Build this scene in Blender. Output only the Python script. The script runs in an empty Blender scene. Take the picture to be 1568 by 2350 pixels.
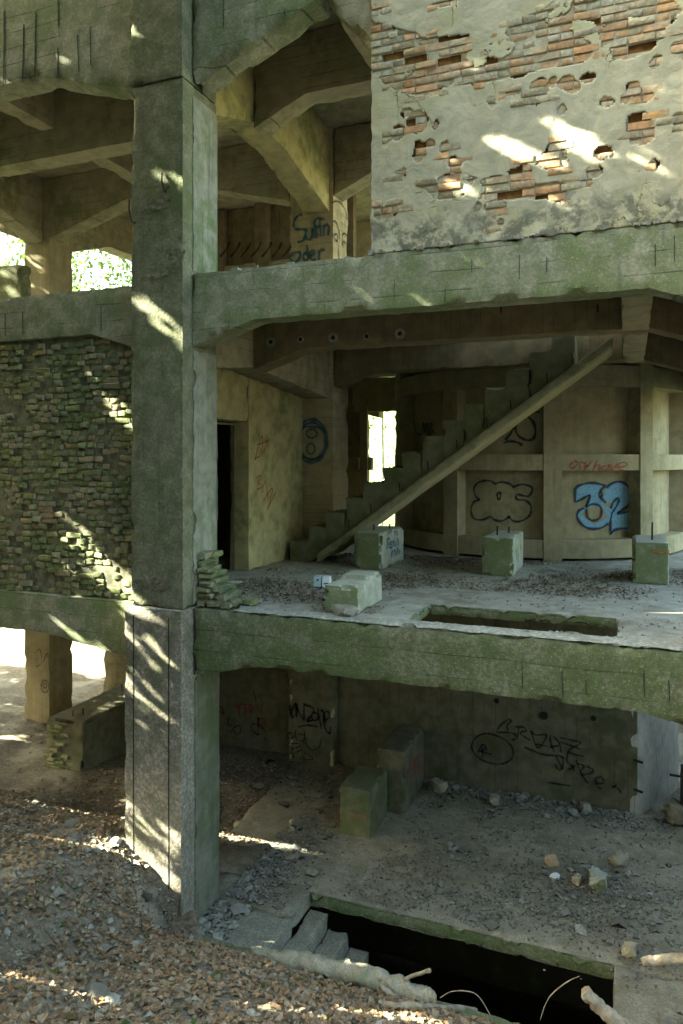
import bpy, math, random
import numpy as np
from mathutils import Vector, Matrix

random.seed(7)
rng = np.random.default_rng(7)
scene = bpy.context.scene
COL = scene.collection

# ------------------------------------------------------------------ camera, sky, sun, exposure
CAM = np.array([4.9, -7.35, 1.806])          # metres; z = 0 is the middle floor of the ruin
FWD = np.array([-0.365, 0.931]); RGT = np.array([0.931, 0.365])
cam_data = bpy.data.cameras.new("camera")
cam = bpy.data.objects.new("camera", cam_data); COL.objects.link(cam)
cam.location = CAM
cam.rotation_euler = (math.radians(90), 0, math.atan2(0.365, 0.931))
cam_data.sensor_fit = 'VERTICAL'; cam_data.sensor_height = 36.0
cam_data.lens = 1672 / 2350 * 36
cam_data.shift_y = -125 / 2350
cam_data.clip_start = 0.05; cam_data.clip_end = 600
scene.camera = cam

SUN = np.array([0.82, 0.30, -0.49]); SUN /= np.linalg.norm(SUN)   # direction the light travels
world = bpy.data.worlds.new("World"); scene.world = world; world.use_nodes = True
wn = world.node_tree; wn.nodes.clear()
sky = wn.nodes.new('ShaderNodeTexSky'); sky.sky_type = 'NISHITA'; sky.sun_disc = False
sky.sun_elevation = math.asin(-SUN[2]); sky.sun_rotation = math.atan2(-SUN[0], -SUN[1])
sky.air_density = 1.0; sky.dust_density = 4.0; sky.ozone_density = 0.6
bg = wn.nodes.new('ShaderNodeBackground'); bg.inputs['Strength'].default_value = 0.10
wo = wn.nodes.new('ShaderNodeOutputWorld')
wn.links.new(sky.outputs[0], bg.inputs[0]); wn.links.new(bg.outputs[0], wo.inputs[0])
sl = bpy.data.lights.new("sun", 'SUN'); sl.energy = 5.0; sl.angle = math.radians(0.5); sl.color = (1.0, 0.96, 0.92)
so = bpy.data.objects.new("sun", sl); COL.objects.link(so)
so.rotation_euler = Vector(SUN).to_track_quat('-Z', 'Y').to_euler()
vs = scene.view_settings
vs.view_transform = 'Standard'; vs.look = 'None'; vs.gamma = 1.0; vs.use_curve_mapping = False
vs.exposure = 3.95
vs.use_white_balance = True; vs.white_balance_temperature = 7600; vs.white_balance_tint = -6
scene.cycles.use_denoising = True
scene.cycles.max_bounces = 8; scene.cycles.diffuse_bounces = 4
scene.cycles.transparent_max_bounces = 12
scene.cycles.sample_clamp_indirect = 6.0

# ------------------------------------------------------------------ pixel -> place (photo measured at 1568 x 2350)
def ray(x, y):
    u = (x - 784) / 1672; v = (1050 - y) / 1672
    d = FWD + u * RGT
    return np.array([d[0], d[1], v])
def onY(x, y, Y):
    d = ray(x, y); return CAM + d * ((Y - CAM[1]) / d[1])
def onX(x, y, X):
    d = ray(x, y); return CAM + d * ((X - CAM[0]) / d[0])
def onZ(x, y, Z):
    d = ray(x, y); return CAM + d * ((Z - CAM[2]) / d[2])
def onCyl(x, y, c, r):
    d = ray(x, y); o = CAM[:2] - np.array(c)
    a = d[:2] @ d[:2]; b = 2 * o @ d[:2]; cc = o @ o - r * r
    t = (-b - math.sqrt(max(b * b - 4 * a * cc, 0))) / 2 / a
    return CAM + d * t

# ------------------------------------------------------------------ noise
def vnoise(P, s, seed=0.0):
    Q = np.asarray(P, float) * s + seed * 17.31
    I = np.floor(Q); f = Q - I; f = f * f * (3 - 2 * f)
    def h(dx, dy, dz):
        v = np.sin((I[:, 0] + dx) * 127.1 + (I[:, 1] + dy) * 311.7 + (I[:, 2] + dz) * 74.7) * 43758.5453
        return v - np.floor(v)
    x, y, z = f[:, 0], f[:, 1], f[:, 2]
    a = h(0,0,0)*(1-x)+h(1,0,0)*x; b = h(0,1,0)*(1-x)+h(1,1,0)*x
    c = h(0,0,1)*(1-x)+h(1,0,1)*x; d = h(0,1,1)*(1-x)+h(1,1,1)*x
    return (a*(1-y)+b*y)*(1-z)+(c*(1-y)+d*y)*z
def fbm(P, s, o=3, seed=0.0):
    r = 0; a = .5; t = 0
    for k in range(o):
        r = r + a * vnoise(P, s * 2**k, seed + k); t += a; a *= .5
    return r / t

# ------------------------------------------------------------------ object helpers
def tag(o, label=None, cat=None, group=None, kind=None):
    if label: o['label'] = label
    if cat: o['category'] = cat
    if group: o['group'] = group
    if kind: o['kind'] = kind
    return o
def empty(name, loc=(0, 0, 0)):
    o = bpy.data.objects.new(name, None); o.location = loc; COL.objects.link(o); return o
def link(name, me, mat, parent=None):
    if mat is not None:
        me.materials.clear(); me.materials.append(mat)
    o = bpy.data.objects.new(name, me); COL.objects.link(o)
    if parent is not None:
        o.parent = parent
        bpy.context.view_layer.update() if False else None
        l = parent; off = Vector((0, 0, 0))
        while l is not None:
            off += l.location; l = l.parent
        o.location = -off                       # meshes are written in world coordinates
    return o
def mesh(name, V, F, smooth=True, angle=38):
    me = bpy.data.meshes.new(name)
    if isinstance(F, list): me.from_pydata(np.asarray(V).tolist(), [], F)
    else:
        V = np.ascontiguousarray(V, np.float32); F = np.ascontiguousarray(F, np.int32); n, w = F.shape
        me.vertices.add(len(V)); me.vertices.foreach_set('co', V.ravel())
        me.loops.add(n * w); me.loops.foreach_set('vertex_index', F.ravel())
        me.polygons.add(n); me.polygons.foreach_set('loop_start', np.arange(n, dtype=np.int32) * w)
    me.update(calc_edges=True)
    if smooth:
        me.shade_smooth(); me.set_sharp_from_angle(angle=math.radians(angle))
    return me
class MB:
    def __init__(s): s.V = []; s.F = []; s.n = 0
    def add(s, V, F):
        V = np.asarray(V, float)
        s.V.append(V)
        s.F.append(F + s.n if not isinstance(F, list) else [[i + s.n for i in f] for f in F])
        s.n += len(V); return s
    def faces(s):
        if all(not isinstance(f, list) for f in s.F) and len({f.shape[1] for f in s.F}) == 1: return np.vstack(s.F)
        return [q for f in s.F for q in (f if isinstance(f, list) else f.tolist())]
    def obj(s, name, mat, parent=None, smooth=True, angle=38):
        return link(name, mesh(name, np.vstack(s.V), s.faces(), smooth, angle), mat, parent)

def rbox(lo, hi, step=.1, amp=.006, chip=.025, warp=None, seed=0.0, bev=.008):
    """box with a lattice surface, rough faces and chipped edges"""
    lo = np.array(lo, float); hi = np.array(hi, float); d = hi - lo
    st = np.array([step] * 3 if np.isscalar(step) else step, float)
    n = np.maximum(1, np.round(d / st).astype(int))
    quads = []
    def key(i, j, k): return i + (n[0]+1) * (j + (n[1]+1) * k)
    def face(ax, side):
        a, b = [q for q in range(3) if q != ax]
        A, B = np.meshgrid(np.arange(n[a]), np.arange(n[b]), indexing='ij'); A = A.ravel(); B = B.ravel()
        out = []
        for da, db in ((0, 0), (1, 0), (1, 1), (0, 1)):
            idx = [None] * 3; idx[ax] = np.full(A.shape, n[ax] if side else 0); idx[a] = A + da; idx[b] = B + db
            out.append(key(*idx))
        q = np.stack(out, 1)
        flip = (side == 1) == (ax == 1)
        return q[:, ::-1] if flip else q
    for ax in range(3):
        for sd in (0, 1): quads.append(face(ax, sd))
    Q = np.vstack(quads)
    u, inv = np.unique(Q, return_inverse=True); F = inv.reshape(Q.shape)
    i = u % (n[0]+1); j = (u // (n[0]+1)) % (n[1]+1); k = u // ((n[0]+1) * (n[1]+1))
    idx = np.stack([i, j, k], 1)
    P = lo + d * idx / n
    sg = np.where(idx == 0, 1, np.where(idx == n, -1, 0))
    edge = (np.abs(sg).sum(1) >= 2)
    if warp is not None: P = warp(P)
    if amp:
        D = np.stack([fbm(P, 5, 2, seed + q * 3.7) - .5 for q in range(3)], 1)
        P = P + D * amp * 1.3
    if chip:
        c = np.clip((fbm(P, 6.5, 3, seed + 9.1) - .56) * 7, 0, 1) * chip + np.clip(vnoise(P, 21, seed + 2.2) - .66, 0, 1) * chip * 1.2 + bev
        P[edge] += sg[edge] * c[edge, None]
    return P, F
def box(name, lo, hi, mat, parent=None, **k):
    return MB().add(*rbox(lo, hi, **k)).obj(name, mat, parent)
def tube(mb, pts, r, seg=6, taper=None):
    pts = [np.array(p, float) for p in pts]; V = []; F = []
    for i, p in enumerate(pts):
        t = pts[min(i+1, len(pts)-1)] - pts[max(i-1, 0)]; t /= max(np.linalg.norm(t), 1e-9)
        a = np.cross(t, [0.31, 0.22, 0.92]); a /= max(np.linalg.norm(a), 1e-9); b = np.cross(t, a)
        rr = r[i] if not np.isscalar(r) else r
        for s in range(seg):
            th = 2 * math.pi * s / seg
            V.append(p + (a * math.cos(th) + b * math.sin(th)) * rr)
    for i in range(len(pts)-1):
        for s in range(seg):
            F.append([i*seg+s, i*seg+(s+1) % seg, (i+1)*seg+(s+1) % seg, (i+1)*seg+s])
    F.append(list(range(seg))[::-1]); F.append([(len(pts)-1)*seg+s for s in range(seg)])
    return mb.add(V, F)

# ------------------------------------------------------------------ materials
class NT:
    def __init__(s, name):
        s.m = bpy.data.materials.new(name); s.m.use_nodes = True; s.t = s.m.node_tree; s.t.nodes.clear()
    def n(s, typ, props=None, **inp):
        nd = s.t.nodes.new('ShaderNode' + typ)
        for k, v in (props or {}).items(): setattr(nd, k, v)
        for k, v in inp.items():
            key = int(k[1:]) if k[0] == '_' else k.replace('_', ' ')
            s.set(nd.inputs[key], v)
        return nd
    def set(s, sock, v):
        if isinstance(v, bpy.types.NodeSocket): s.t.links.new(v, sock)
        else:
            if isinstance(v, tuple) and len(v) == 3 and sock.type == 'RGBA': v = (*v, 1)
            sock.default_value = v
    def math(s, op, a, b=None, c=None, clamp=False):
        nd = s.n('Math', {'operation': op, 'use_clamp': clamp}); s.set(nd.inputs[0], a)
        if b is not None: s.set(nd.inputs[1], b)
        if c is not None: s.set(nd.inputs[2], c)
        return nd.outputs[0]
    def mix(s, f, a, b, mode='MIX'):
        nd = s.n('Mix', {'data_type': 'RGBA', 'blend_type': mode}); s.set(nd.inputs[0], f); s.set(nd.inputs[6], a); s.set(nd.inputs[7], b)
        return nd.outputs[2]
    def ramp(s, v, lo, hi, a=0.0, b=1.0):
        nd = s.n('MapRange', {'interpolation_type': 'SMOOTHSTEP', 'clamp': True})
        for k, q in zip(range(5), (v, lo, hi, a, b)): s.set(nd.inputs[k], q)
        return nd.outputs[0]
    def noise(s, vec, scale, detail=4, rough=.55, dist=0.0):
        nd = s.n('TexNoise', None, Scale=scale, Detail=detail, Roughness=rough, Distortion=dist); s.set(nd.inputs['Vector'], vec)
        return nd.outputs[0]
    def scaled(s, vec, sc):
        nd = s.n('VectorMath', {'operation': 'MULTIPLY'}); s.set(nd.inputs[0], vec); nd.inputs[1].default_value = sc; return nd.outputs[0]
    def pos(s): return s.n('NewGeometry').outputs['Position']
    def out(s, col, rough=.9, bump=None, bstr=.5, bdist=.02, spec=.25, extra=None):
        p = s.n('BsdfPrincipled', None, Roughness=rough); s.set(p.inputs['Base Color'], col)
        p.inputs['Specular IOR Level'].default_value = spec
        if bump is not None:
            b = s.n('Bump', None, Strength=bstr, Distance=bdist); s.set(b.inputs['Height'], bump); s.t.links.new(b.outputs[0], p.inputs['Normal'])
        sh = p.outputs[0]
        if extra: sh = extra(sh)
        o = s.n('OutputMaterial'); s.t.links.new(sh, o.inputs[0]); return s.m

def concrete(name, a, b, moss=(.09, .13, .05), mamt=.4, stain=.4, dark=(.045, .047, .04), board=None, speck=.25, pitch=.2, pale=None, mscale=.8, bstr=.6, line=.55, grain=42, algae=0.0):
    g = NT(name); P = g.pos()
    n1 = g.noise(P, mscale, 6, .62); n2 = g.noise(P, 4.5, 7, .65); n3 = g.noise(P, grain, 3, .6)
    st = g.noise(g.scaled(P, (8, 8, .4)), 1.0, 6, .62)
    col = g.mix(g.ramp(n2, .32, .68), a, b)
    if pale:
        pn = g.noise(P, 2.1, 7, .7, 1.2)
        col = g.mix(g.ramp(pn, .56, .70, 0, .8), col, pale)
    m = g.math('ADD', n1, g.math('MULTIPLY', g.math('SUBTRACT', n2, .5), .55))
    col = g.mix(g.ramp(m, .62 - .42 * mamt, .92 - .42 * mamt, 0, .92), col, moss)
    if algae:   # algae film on the damp faces turned to the slope, paler tone on top faces
        nr = g.n('SeparateXYZ'); g.t.links.new(g.n('NewGeometry').outputs['Normal'], nr.inputs[0])
        fr_ = g.math('MULTIPLY', g.ramp(nr.outputs[1], -.35, -.8, 0, algae), g.ramp(n2, .25, .55, .55, 1))
        col = g.mix(fr_, col, moss)
        col = g.mix(g.math('MULTIPLY', g.ramp(nr.outputs[2], .5, .9, 0, .7), g.ramp(n2, .35, .6)), col, tuple(min(.6, x * 1.25) for x in a))
    col = g.mix(g.ramp(st, .72 - .25 * stain, .95 - .25 * stain, 0, .75), col, dark)
    col = g.mix(g.ramp(n3, .38, .66, speck, 0.0), col, tuple(x * .35 for x in a))
    col = g.mix(g.ramp(g.noise(P, 70, 2, .5), .60, .72, 0, speck * .8), col, tuple(min(.6, x * 1.7) for x in a))
    h = g.math('ADD', g.math('MULTIPLY', n2, .8), g.math('MULTIPLY', n3, .55))
    if board:
        sep = g.n('SeparateXYZ'); g.t.links.new(P, sep.inputs[0])
        c = sep.outputs[2] if board == 'h' else g.math('ADD', sep.outputs[0], sep.outputs[1])
        c = g.math('ADD', g.math('DIVIDE', c, pitch), g.math('MULTIPLY', g.noise(P, 1.2, 2), .25))
        fr = g.math('FRACT', c)
        ln = g.math('LESS_THAN', fr, .055)
        ln = g.math('MULTIPLY', ln, g.ramp(g.noise(P, 1.7, 4, .7), .42, .58))
        bid = g.n('TexWhiteNoise', {'noise_dimensions': '1D'}); g.set(bid.inputs['W'], g.math('FLOOR', c))
        col = g.mix(g.math('MULTIPLY', bid.outputs[0], .22), col, tuple(x * .45 for x in a))
        col = g.mix(g.math('MULTIPLY', ln, line), col, (.03, .03, .025))
        h = g.math('SUBTRACT', h, g.math('MULTIPLY', ln, .8))
    return g.out(col, .92, h, bstr, .018)

M = {}
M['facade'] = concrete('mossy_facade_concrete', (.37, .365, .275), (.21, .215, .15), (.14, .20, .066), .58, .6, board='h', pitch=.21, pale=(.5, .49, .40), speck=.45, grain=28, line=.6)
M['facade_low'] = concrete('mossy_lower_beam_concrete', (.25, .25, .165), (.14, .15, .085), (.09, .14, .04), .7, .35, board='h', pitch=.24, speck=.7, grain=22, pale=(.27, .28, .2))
M['column'] = concrete('pebbled_column_concrete', (.24, .235, .16), (.125, .125, .08), (.095, .13, .045), .5, .6, speck=.5, bstr=1.0, mscale=.7, grain=26, board='v', pitch=.27, line=.25)
M['foot'] = concrete('warm_column_foot_concrete', (.33, .295, .235), (.20, .18, .14), (.12, .14, .06), .3, .35, speck=.75, bstr=1.0, mscale=.6, grain=26)
M['column_side'] = concrete('pale_column_side_concrete', (.30, .30, .25), (.19, .195, .15), (.10, .16, .05), .5, .55, board='v', pitch=.11, speck=.1)
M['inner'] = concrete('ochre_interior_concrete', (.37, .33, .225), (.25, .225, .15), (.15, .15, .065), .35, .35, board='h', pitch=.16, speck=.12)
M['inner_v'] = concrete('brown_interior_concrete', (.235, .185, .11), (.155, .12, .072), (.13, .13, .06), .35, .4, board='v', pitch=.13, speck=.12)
M['yellow'] = concrete('yellowed_plaster_wall', (.42, .37, .19), (.30, .265, .14), (.15, .16, .065), .38, .45, speck=.08)
M['cream'] = concrete('cream_column_concrete', (.50, .42, .26), (.37, .31, .19), (.22, .20, .10), .25, .35, board='h', pitch=.16, speck=.15)
M['silo'] = concrete('board_marked_silo_concrete', (.41, .355, .225), (.31, .265, .165), (.20, .19, .10), .25, .4, board='v', pitch=.10, speck=.1, line=.35)
M['floor'] = concrete('dusty_floor_concrete', (.40, .385, .33), (.29, .28, .235), (.19, .17, .125), .42, .05, speck=.25, pale=(.48, .47, .42))
M['base'] = concrete('dirty_basement_floor', (.35, .32, .245), (.24, .22, .165), (.17, .155, .095), .45, .05, speck=.5, pale=(.45, .43, .36), mscale=.5)
M['base_wall'] = concrete('stained_shade_toned_wall', (.17, .16, .10), (.105, .10, .065), (.075, .085, .035), .4, .5, board='v', pitch=.19, speck=.15)  # base tone lowered to paint in the basement shade, stains on top
M['block'] = concrete('mossy_block_concrete', (.42, .42, .35), (.29, .295, .235), (.135, .18, .062), .28, .35, speck=.35, mscale=1.6, grain=30, algae=.9)
M['block2'] = concrete('worn_stringer_concrete', (.33, .32, .21), (.23, .225, .145), (.15, .17, .07), .4, .3, speck=.25)
M['stair'] = concrete('mossy_stair_concrete', (.18, .18, .115), (.12, .125, .075), (.09, .115, .045), .55, .25, speck=.2, mscale=1.3)
M['grit'] = concrete('gritty_step_concrete', (.33, .31, .245), (.24, .225, .175), (.14, .16, .08), .4, .1, speck=.6)
M['lump'] = concrete('pale_broken_concrete', (.42, .38, .29), (.30, .28, .2), (.14, .17, .08), .4, .2, speck=.4)
M['crust'] = concrete('pale_crumbling_crust', (.46, .46, .40), (.30, .30, .25), (.16, .19, .10), .35, .2, speck=.7, grain=22)
M['pier_lit'] = concrete('sky_lit_pier_concrete', (.50, .49, .44), (.38, .37, .32), (.2, .2, .13), .2, .35, board='v', pitch=.3, speck=.15)  # pale tone paints in the skylight on the pier face
M['scar'] = concrete('crumbled_aggregate', (.26, .24, .175), (.09, .085, .055), (.07, .09, .03), .4, .3, speck=.8, grain=20, bstr=1.2)
M['strip'] = concrete('grey_olive_column_side', (.20, .20, .15), (.13, .13, .095), (.09, .11, .045), .45, .5, board='v', pitch=.11, speck=.2)
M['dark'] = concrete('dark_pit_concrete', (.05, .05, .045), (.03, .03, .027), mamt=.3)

def simple(name, c, c2=None, scale=8, rough=.9, bump=.4, spec=.25):
    g = NT(name); P = g.pos(); n = g.noise(P, scale, 5, .6)
    col = g.mix(g.ramp(n, .35, .65), c, c2 or tuple(x * .6 for x in c))
    return g.out(col, rough, n, bump, .01, spec)
M['plaster'] = None
def plaster_mat():
    g = NT('weathered_lime_plaster'); P = g.pos()
    n1 = g.noise(P, .9, 6, .6, .5); n2 = g.noise(P, 3.5, 8, .68, .8); n3 = g.noise(P, 30, 4, .6)
    col = g.mix(g.ramp(n2, .33, .66), (.52, .475, .35), (.38, .355, .265))
    col = g.mix(g.ramp(n1, .45, .65, 0, .7), col, (.44, .41, .25))
    sep = g.n('SeparateXYZ'); g.t.links.new(P, sep.inputs[0])
    low = g.ramp(g.math('ADD', sep.outputs[2], g.math('MULTIPLY', n2, 1.2)), 4.75, 5.15, .8, 0)
    col = g.mix(g.math('MULTIPLY', low, g.ramp(g.noise(P, 5, 6, .7), .42, .56)), col, (.10, .105, .085))
    cr = g.n('TexVoronoi', {'feature': 'DISTANCE_TO_EDGE'}, Scale=1.1)
    nv = g.n('VectorMath', {'operation': 'ADD'}); g.set(nv.inputs[0], P)
    nz = g.n('TexNoise', None, Scale=3.0, Detail=6.0); g.t.links.new(P, nz.inputs['Vector']); g.t.links.new(nz.outputs[1], nv.inputs[1])
    g.t.links.new(nv.outputs[0], cr.inputs['Vector'])
    crack = g.math('MULTIPLY', g.ramp(cr.outputs[0], .004, .012, 1, 0), g.ramp(n1, .5, .6))
    col = g.mix(g.math('MULTIPLY', crack, .8), col, (.08, .075, .06))
    h = g.math('SUBTRACT', g.math('ADD', g.math('MULTIPLY', n2, 1.0), g.math('MULTIPLY', n3, .25)), crack)
    return g.out(col, .93, h, .7, .02)
M['plaster'] = plaster_mat()
def brick_mat(name, cols, green, gamt, scale=25):
    g = NT(name); P = g.pos()
    oi = g.n('ObjectInfo').outputs['Random']; ri = g.n('NewGeometry').outputs['Random Per Island']
    r = g.math('FRACT', g.math('ADD', oi, ri))
    cr = g.n('ValToRGB'); cr.color_ramp.interpolation = 'LINEAR'
    els = cr.color_ramp.elements
    for i, c in enumerate(cols):
        e = els[i] if i < 2 else els.new(1)
        e.position = i / (len(cols) - 1); e.color = (*c, 1)
    g.set(cr.inputs[0], r)
    n = g.noise(P, scale, 5, .65); n1 = g.noise(P, 1.6, 5, .65)
    col = g.mix(g.ramp(n, .35, .7, 0, .6), cr.outputs[0], tuple(x * .5 for x in cols[0]))
    col = g.mix(g.ramp(g.math('ADD', n1, g.math('MULTIPLY', g.math('SUBTRACT', r, .5), .25)), .62 - gamt * .4, .78 - gamt * .4, 0, .92), col, g.mix(g.ramp(n, .3, .7), green, tuple(x * .55 for x in green)))
    return g.out(col, .92, n, .7, .012)
M['brick_moss'] = brick_mat('mossy_old_brick', [(.27, .25, .17), (.21, .21, .135), (.31, .28, .19), (.33, .22, .13), (.25, .25, .16), (.19, .195, .12)], (.19, .225, .10), .55)
M['brick_red'] = brick_mat('exposed_red_brick', [(.50, .29, .16), (.54, .35, .21), (.45, .35, .25), (.56, .32, .13), (.48, .40, .30), (.46, .26, .14)], (.46, .42, .31), .55)
M['mortar'] = simple('lime_mortar', (.48, .44, .34), (.36, .32, .23), 14)
M['mortar_moss'] = simple('mossy_mortar', (.17, .165, .11), (.075, .075, .05), 9)
M['brick_core'] = simple('raw_brick_core', (.33, .17, .06), (.20, .10, .04), 12)
M['rust'] = simple('rusty_steel', (.05, .03, .02), (.02, .014, .01), 30)
M['black'] = simple('black_shade_and_print', (.02, .02, .018))  # plain black for joints, print and the painted shade inside holes
M['wood'] = simple('dry_grey_wood', (.34, .29, .22), (.20, .165, .12), 12)
M['bark'] = simple('brown_bark', (.10, .09, .06), (.05, .05, .035), 7)
M['mossbark'] = simple('green_mossy_bark', (.07, .11, .035), (.04, .06, .025), 5)
M['pale_bark'] = simple('pale_bark', (.34, .33, .28), (.2, .2, .16), 5)
M['card_white'] = simple('white_cardboard', (.75, .77, .78), (.68, .7, .72), 4)
M['card_blue'] = simple('pale_blue_cardboard', (.38, .58, .62), (.34, .52, .57), 4)
M['card_red'] = simple('red_print', (.6, .04, .06))
def island_mat(name, cols, rough=.9, transl=0.0, scale=40):
    g = NT(name); P = g.pos(); r = g.n('NewGeometry').outputs['Random Per Island']
    cr = g.n('ValToRGB'); els = cr.color_ramp.elements
    for i, c in enumerate(cols):
        e = els[i] if i < 2 else els.new(1)
        e.position = i / (len(cols) - 1); e.color = (*c, 1)
    g.set(cr.inputs[0], r)
    n = g.noise(P, scale, 3, .6)
    col = g.mix(g.ramp(n, .3, .7, 0, .35), cr.outputs[0], (.05, .045, .035))
    def ex(sh):
        if not transl: return sh
        tr = g.n('BsdfTranslucent'); g.set(tr.inputs[0], cr.outputs[0])
        mx = g.n('MixShader', None, _0=transl); g.t.links.new(sh, mx.inputs[1]); g.t.links.new(tr.outputs[0], mx.inputs[2]); return mx.outputs[0]
    return g.out(col, rough, n, .3, .01, .2, ex)
M['litter'] = island_mat('dry_leaf_litter', [(.36, .225, .12), (.20, .125, .07), (.42, .30, .18), (.10, .077, .05), (.31, .185, .095), (.38, .32, .24), (.24, .165, .10)], .8, .1)
M['litter_dark'] = island_mat('dark_leaf_litter', [(.16, .115, .075), (.10, .075, .05), (.22, .18, .13), (.07, .055, .04), (.3, .28, .24)], .85)
M['litter_mid'] = island_mat('withered_brown_leaves', [(.22, .16, .10), (.13, .095, .065), (.30, .24, .17), (.10, .078, .055), (.36, .33, .27)], .85)
M['gravel'] = island_mat('limestone_gravel', [(.33, .32, .27), (.22, .21, .175), (.42, .41, .36), (.16, .15, .12), (.28, .26, .20)], .9, 0, 18)
M['foliage'] = island_mat('green_foliage', [(.07, .12, .025), (.10, .16, .035), (.055, .10, .02), (.13, .19, .045)], .6, .4, 8)
M['grass'] = island_mat('grass_blades', [(.07, .12, .03), (.10, .15, .04), (.13, .16, .05)], .7, .3, 8)

def paint(name, c, dens=1.0):
    g = NT(name); P = g.pos()
    uv = g.n('UVMap').outputs[0]; sep = g.n('SeparateXYZ'); g.t.links.new(uv, sep.inputs[0])
    e = g.math('SUBTRACT', 1.0, g.math('ABSOLUTE', g.math('SUBTRACT', g.math('MULTIPLY', sep.outputs[1], 2.0), 1.0)))
    n = g.noise(P, 45, 4, .7)
    a = g.math('MULTIPLY', g.ramp(e, .0, .95), g.ramp(n, .25, .6, .4, 1.0))
    a = g.math('MULTIPLY', a, dens, clamp=True)
    def ex(sh):
        tr = g.n('BsdfTransparent'); mx = g.n('MixShader'); g.set(mx.inputs[0], a)
        g.t.links.new(tr.outputs[0], mx.inputs[1]); g.t.links.new(sh, mx.inputs[2]); return mx.outputs[0]
    return g.out(c, .75, None, extra=ex)
M['p_teal'] = paint('teal_spray_paint', (.012, .11, .16))
M['p_black'] = paint('black_spray_paint', (.012, .012, .012))
M['p_red'] = paint('red_spray_paint', (.42, .06, .035), .8)
M['p_blue'] = paint('sky_blue_spray_paint', (.22, .44, .62), .93)
M['p_navy'] = paint('dark_blue_spray_outline', (.01, .035, .06))
M['p_dim'] = paint('faded_dark_spray_paint', (.03, .035, .03), .7)
M['p_sky'] = paint('blue_tag_paint', (.02, .10, .16), .9)

# ------------------------------------------------------------------ ground height
def sstep(a, b, x):
    t = np.clip((x - a) / (b - a), 0, 1); return t * t * (3 - 2 * t)
def gz(X, Y, rough=True):
    X = np.asarray(X, float); Y = np.asarray(Y, float)
    out = -3.68 + .50 * np.clip(-Y - .25, 0, 7.2) + .42 * np.clip(-Y - 9.0, 0, 30)  # rise behind the camera added to block low front sky light
    left = sstep(.35, -1.0, X)
    heap = left * .78 * sstep(-3.5, -.4, Y)
    front = out + heap
    inside = -2.90 + (-1.02) * sstep(-.1, 2.6, Y)
    k = sstep(-.35, .15, Y)
    z = front * (1 - k) + np.where(X < .3, inside, -3.9) * k
    z = z + np.where(Y > 12, .11 * (Y - 12), 0)
    z = z + 3.4 * sstep(6.6, 9.5, X) * sstep(-1.5, .5, Y) * sstep(16, 11, Y)
    if not rough: return z
    P = np.stack([X.ravel(), Y.ravel(), 0 * X.ravel()], 1)
    b = ((fbm(P, 1.6, 4, 3) - .5) * .16 + (fbm(P, 6, 2, 5) - .5) * .05).reshape(X.shape)
    hole = .42 * np.exp(-(((X + .12) / .26) ** 2 + ((Y + .22) / .22) ** 2))
    return z + b - hole

# ground: fine sheet near the camera, coarse sheet to the horizon, one mesh
def build_ground():
    def axis(a, b, fa, fb, fine, coarse):
        pts = list(np.arange(fa, fb + 1e-6, fine))
        x = fa
        s = fine
        lo = []
        while x > a: s = min(s * 1.35, coarse); x -= s; lo.append(x)
        x = fb; s = fine; hi = []
        while x < b: s = min(s * 1.35, coarse); x += s; hi.append(x)
        return np.array(lo[::-1] + pts + hi)
    xs = axis(-160, 160, -8, 7, .09, 12); ys = axis(-120, 220, -5.0, 6.0, .09, 12)
    X, Y = np.meshgrid(xs, ys, indexing='ij')
    Z = gz(X, Y)
    V = np.stack([X.ravel(), Y.ravel(), Z.ravel()], 1)
    nx, ny = X.shape
    i, j = np.meshgrid(np.arange(nx - 1), np.arange(ny - 1), indexing='ij'); i = i.ravel(); j = j.ravel()
    F = np.stack([i * ny + j, (i + 1) * ny + j, (i + 1) * ny + j + 1, i * ny + j + 1], 1)
    cx = (xs[i] + xs[i + 1]) / 2; cy = (ys[j] + ys[j + 1]) / 2
    keep = ~((cx > .02) & (cx < 5.0) & (cy > -.12) & (cy < 5.0))
    g = NT('forest_soil'); P = g.pos()
    n1 = g.noise(P, .9, 5, .6); n2 = g.noise(P, 14, 6, .7); n3 = g.noise(P, 60, 3, .6)
    col = g.mix(g.ramp(n2, .35, .65), (.20, .165, .12), (.10, .082, .058))
    col = g.mix(g.ramp(n1, .48, .62, 0, .8), col, (.30, .275, .22))
    col = g.mix(g.ramp(n3, .55, .68, 0, .6), col, (.34, .33, .28))
    sep = g.n('SeparateXYZ'); g.t.links.new(P, sep.inputs[0])
    gr = g.ramp(g.math('ADD', sep.outputs[1], g.math('MULTIPLY', n1, 6)), 15, 18)
    col = g.mix(gr, col, g.mix(g.ramp(n2, .3, .7), (.09, .14, .035), (.15, .18, .06)))
    m = g.out(col, .95, g.math('ADD', n2, g.math('MULTIPLY', n3, .5)), .8, .03)
    o = link('ground', mesh('ground', V, F[keep], True, 80), m)
    tag(o, 'sloping forest soil strewn with leaves and gravel', None, None, 'structure')
build_ground()

# ------------------------------------------------------------------ the ruin
ruin = tag(empty('ruined_building', (0, 0, -3.85)), 'mossy three-storey concrete frame ruin with brick infill walls and haunched beams', 'building')

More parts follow.
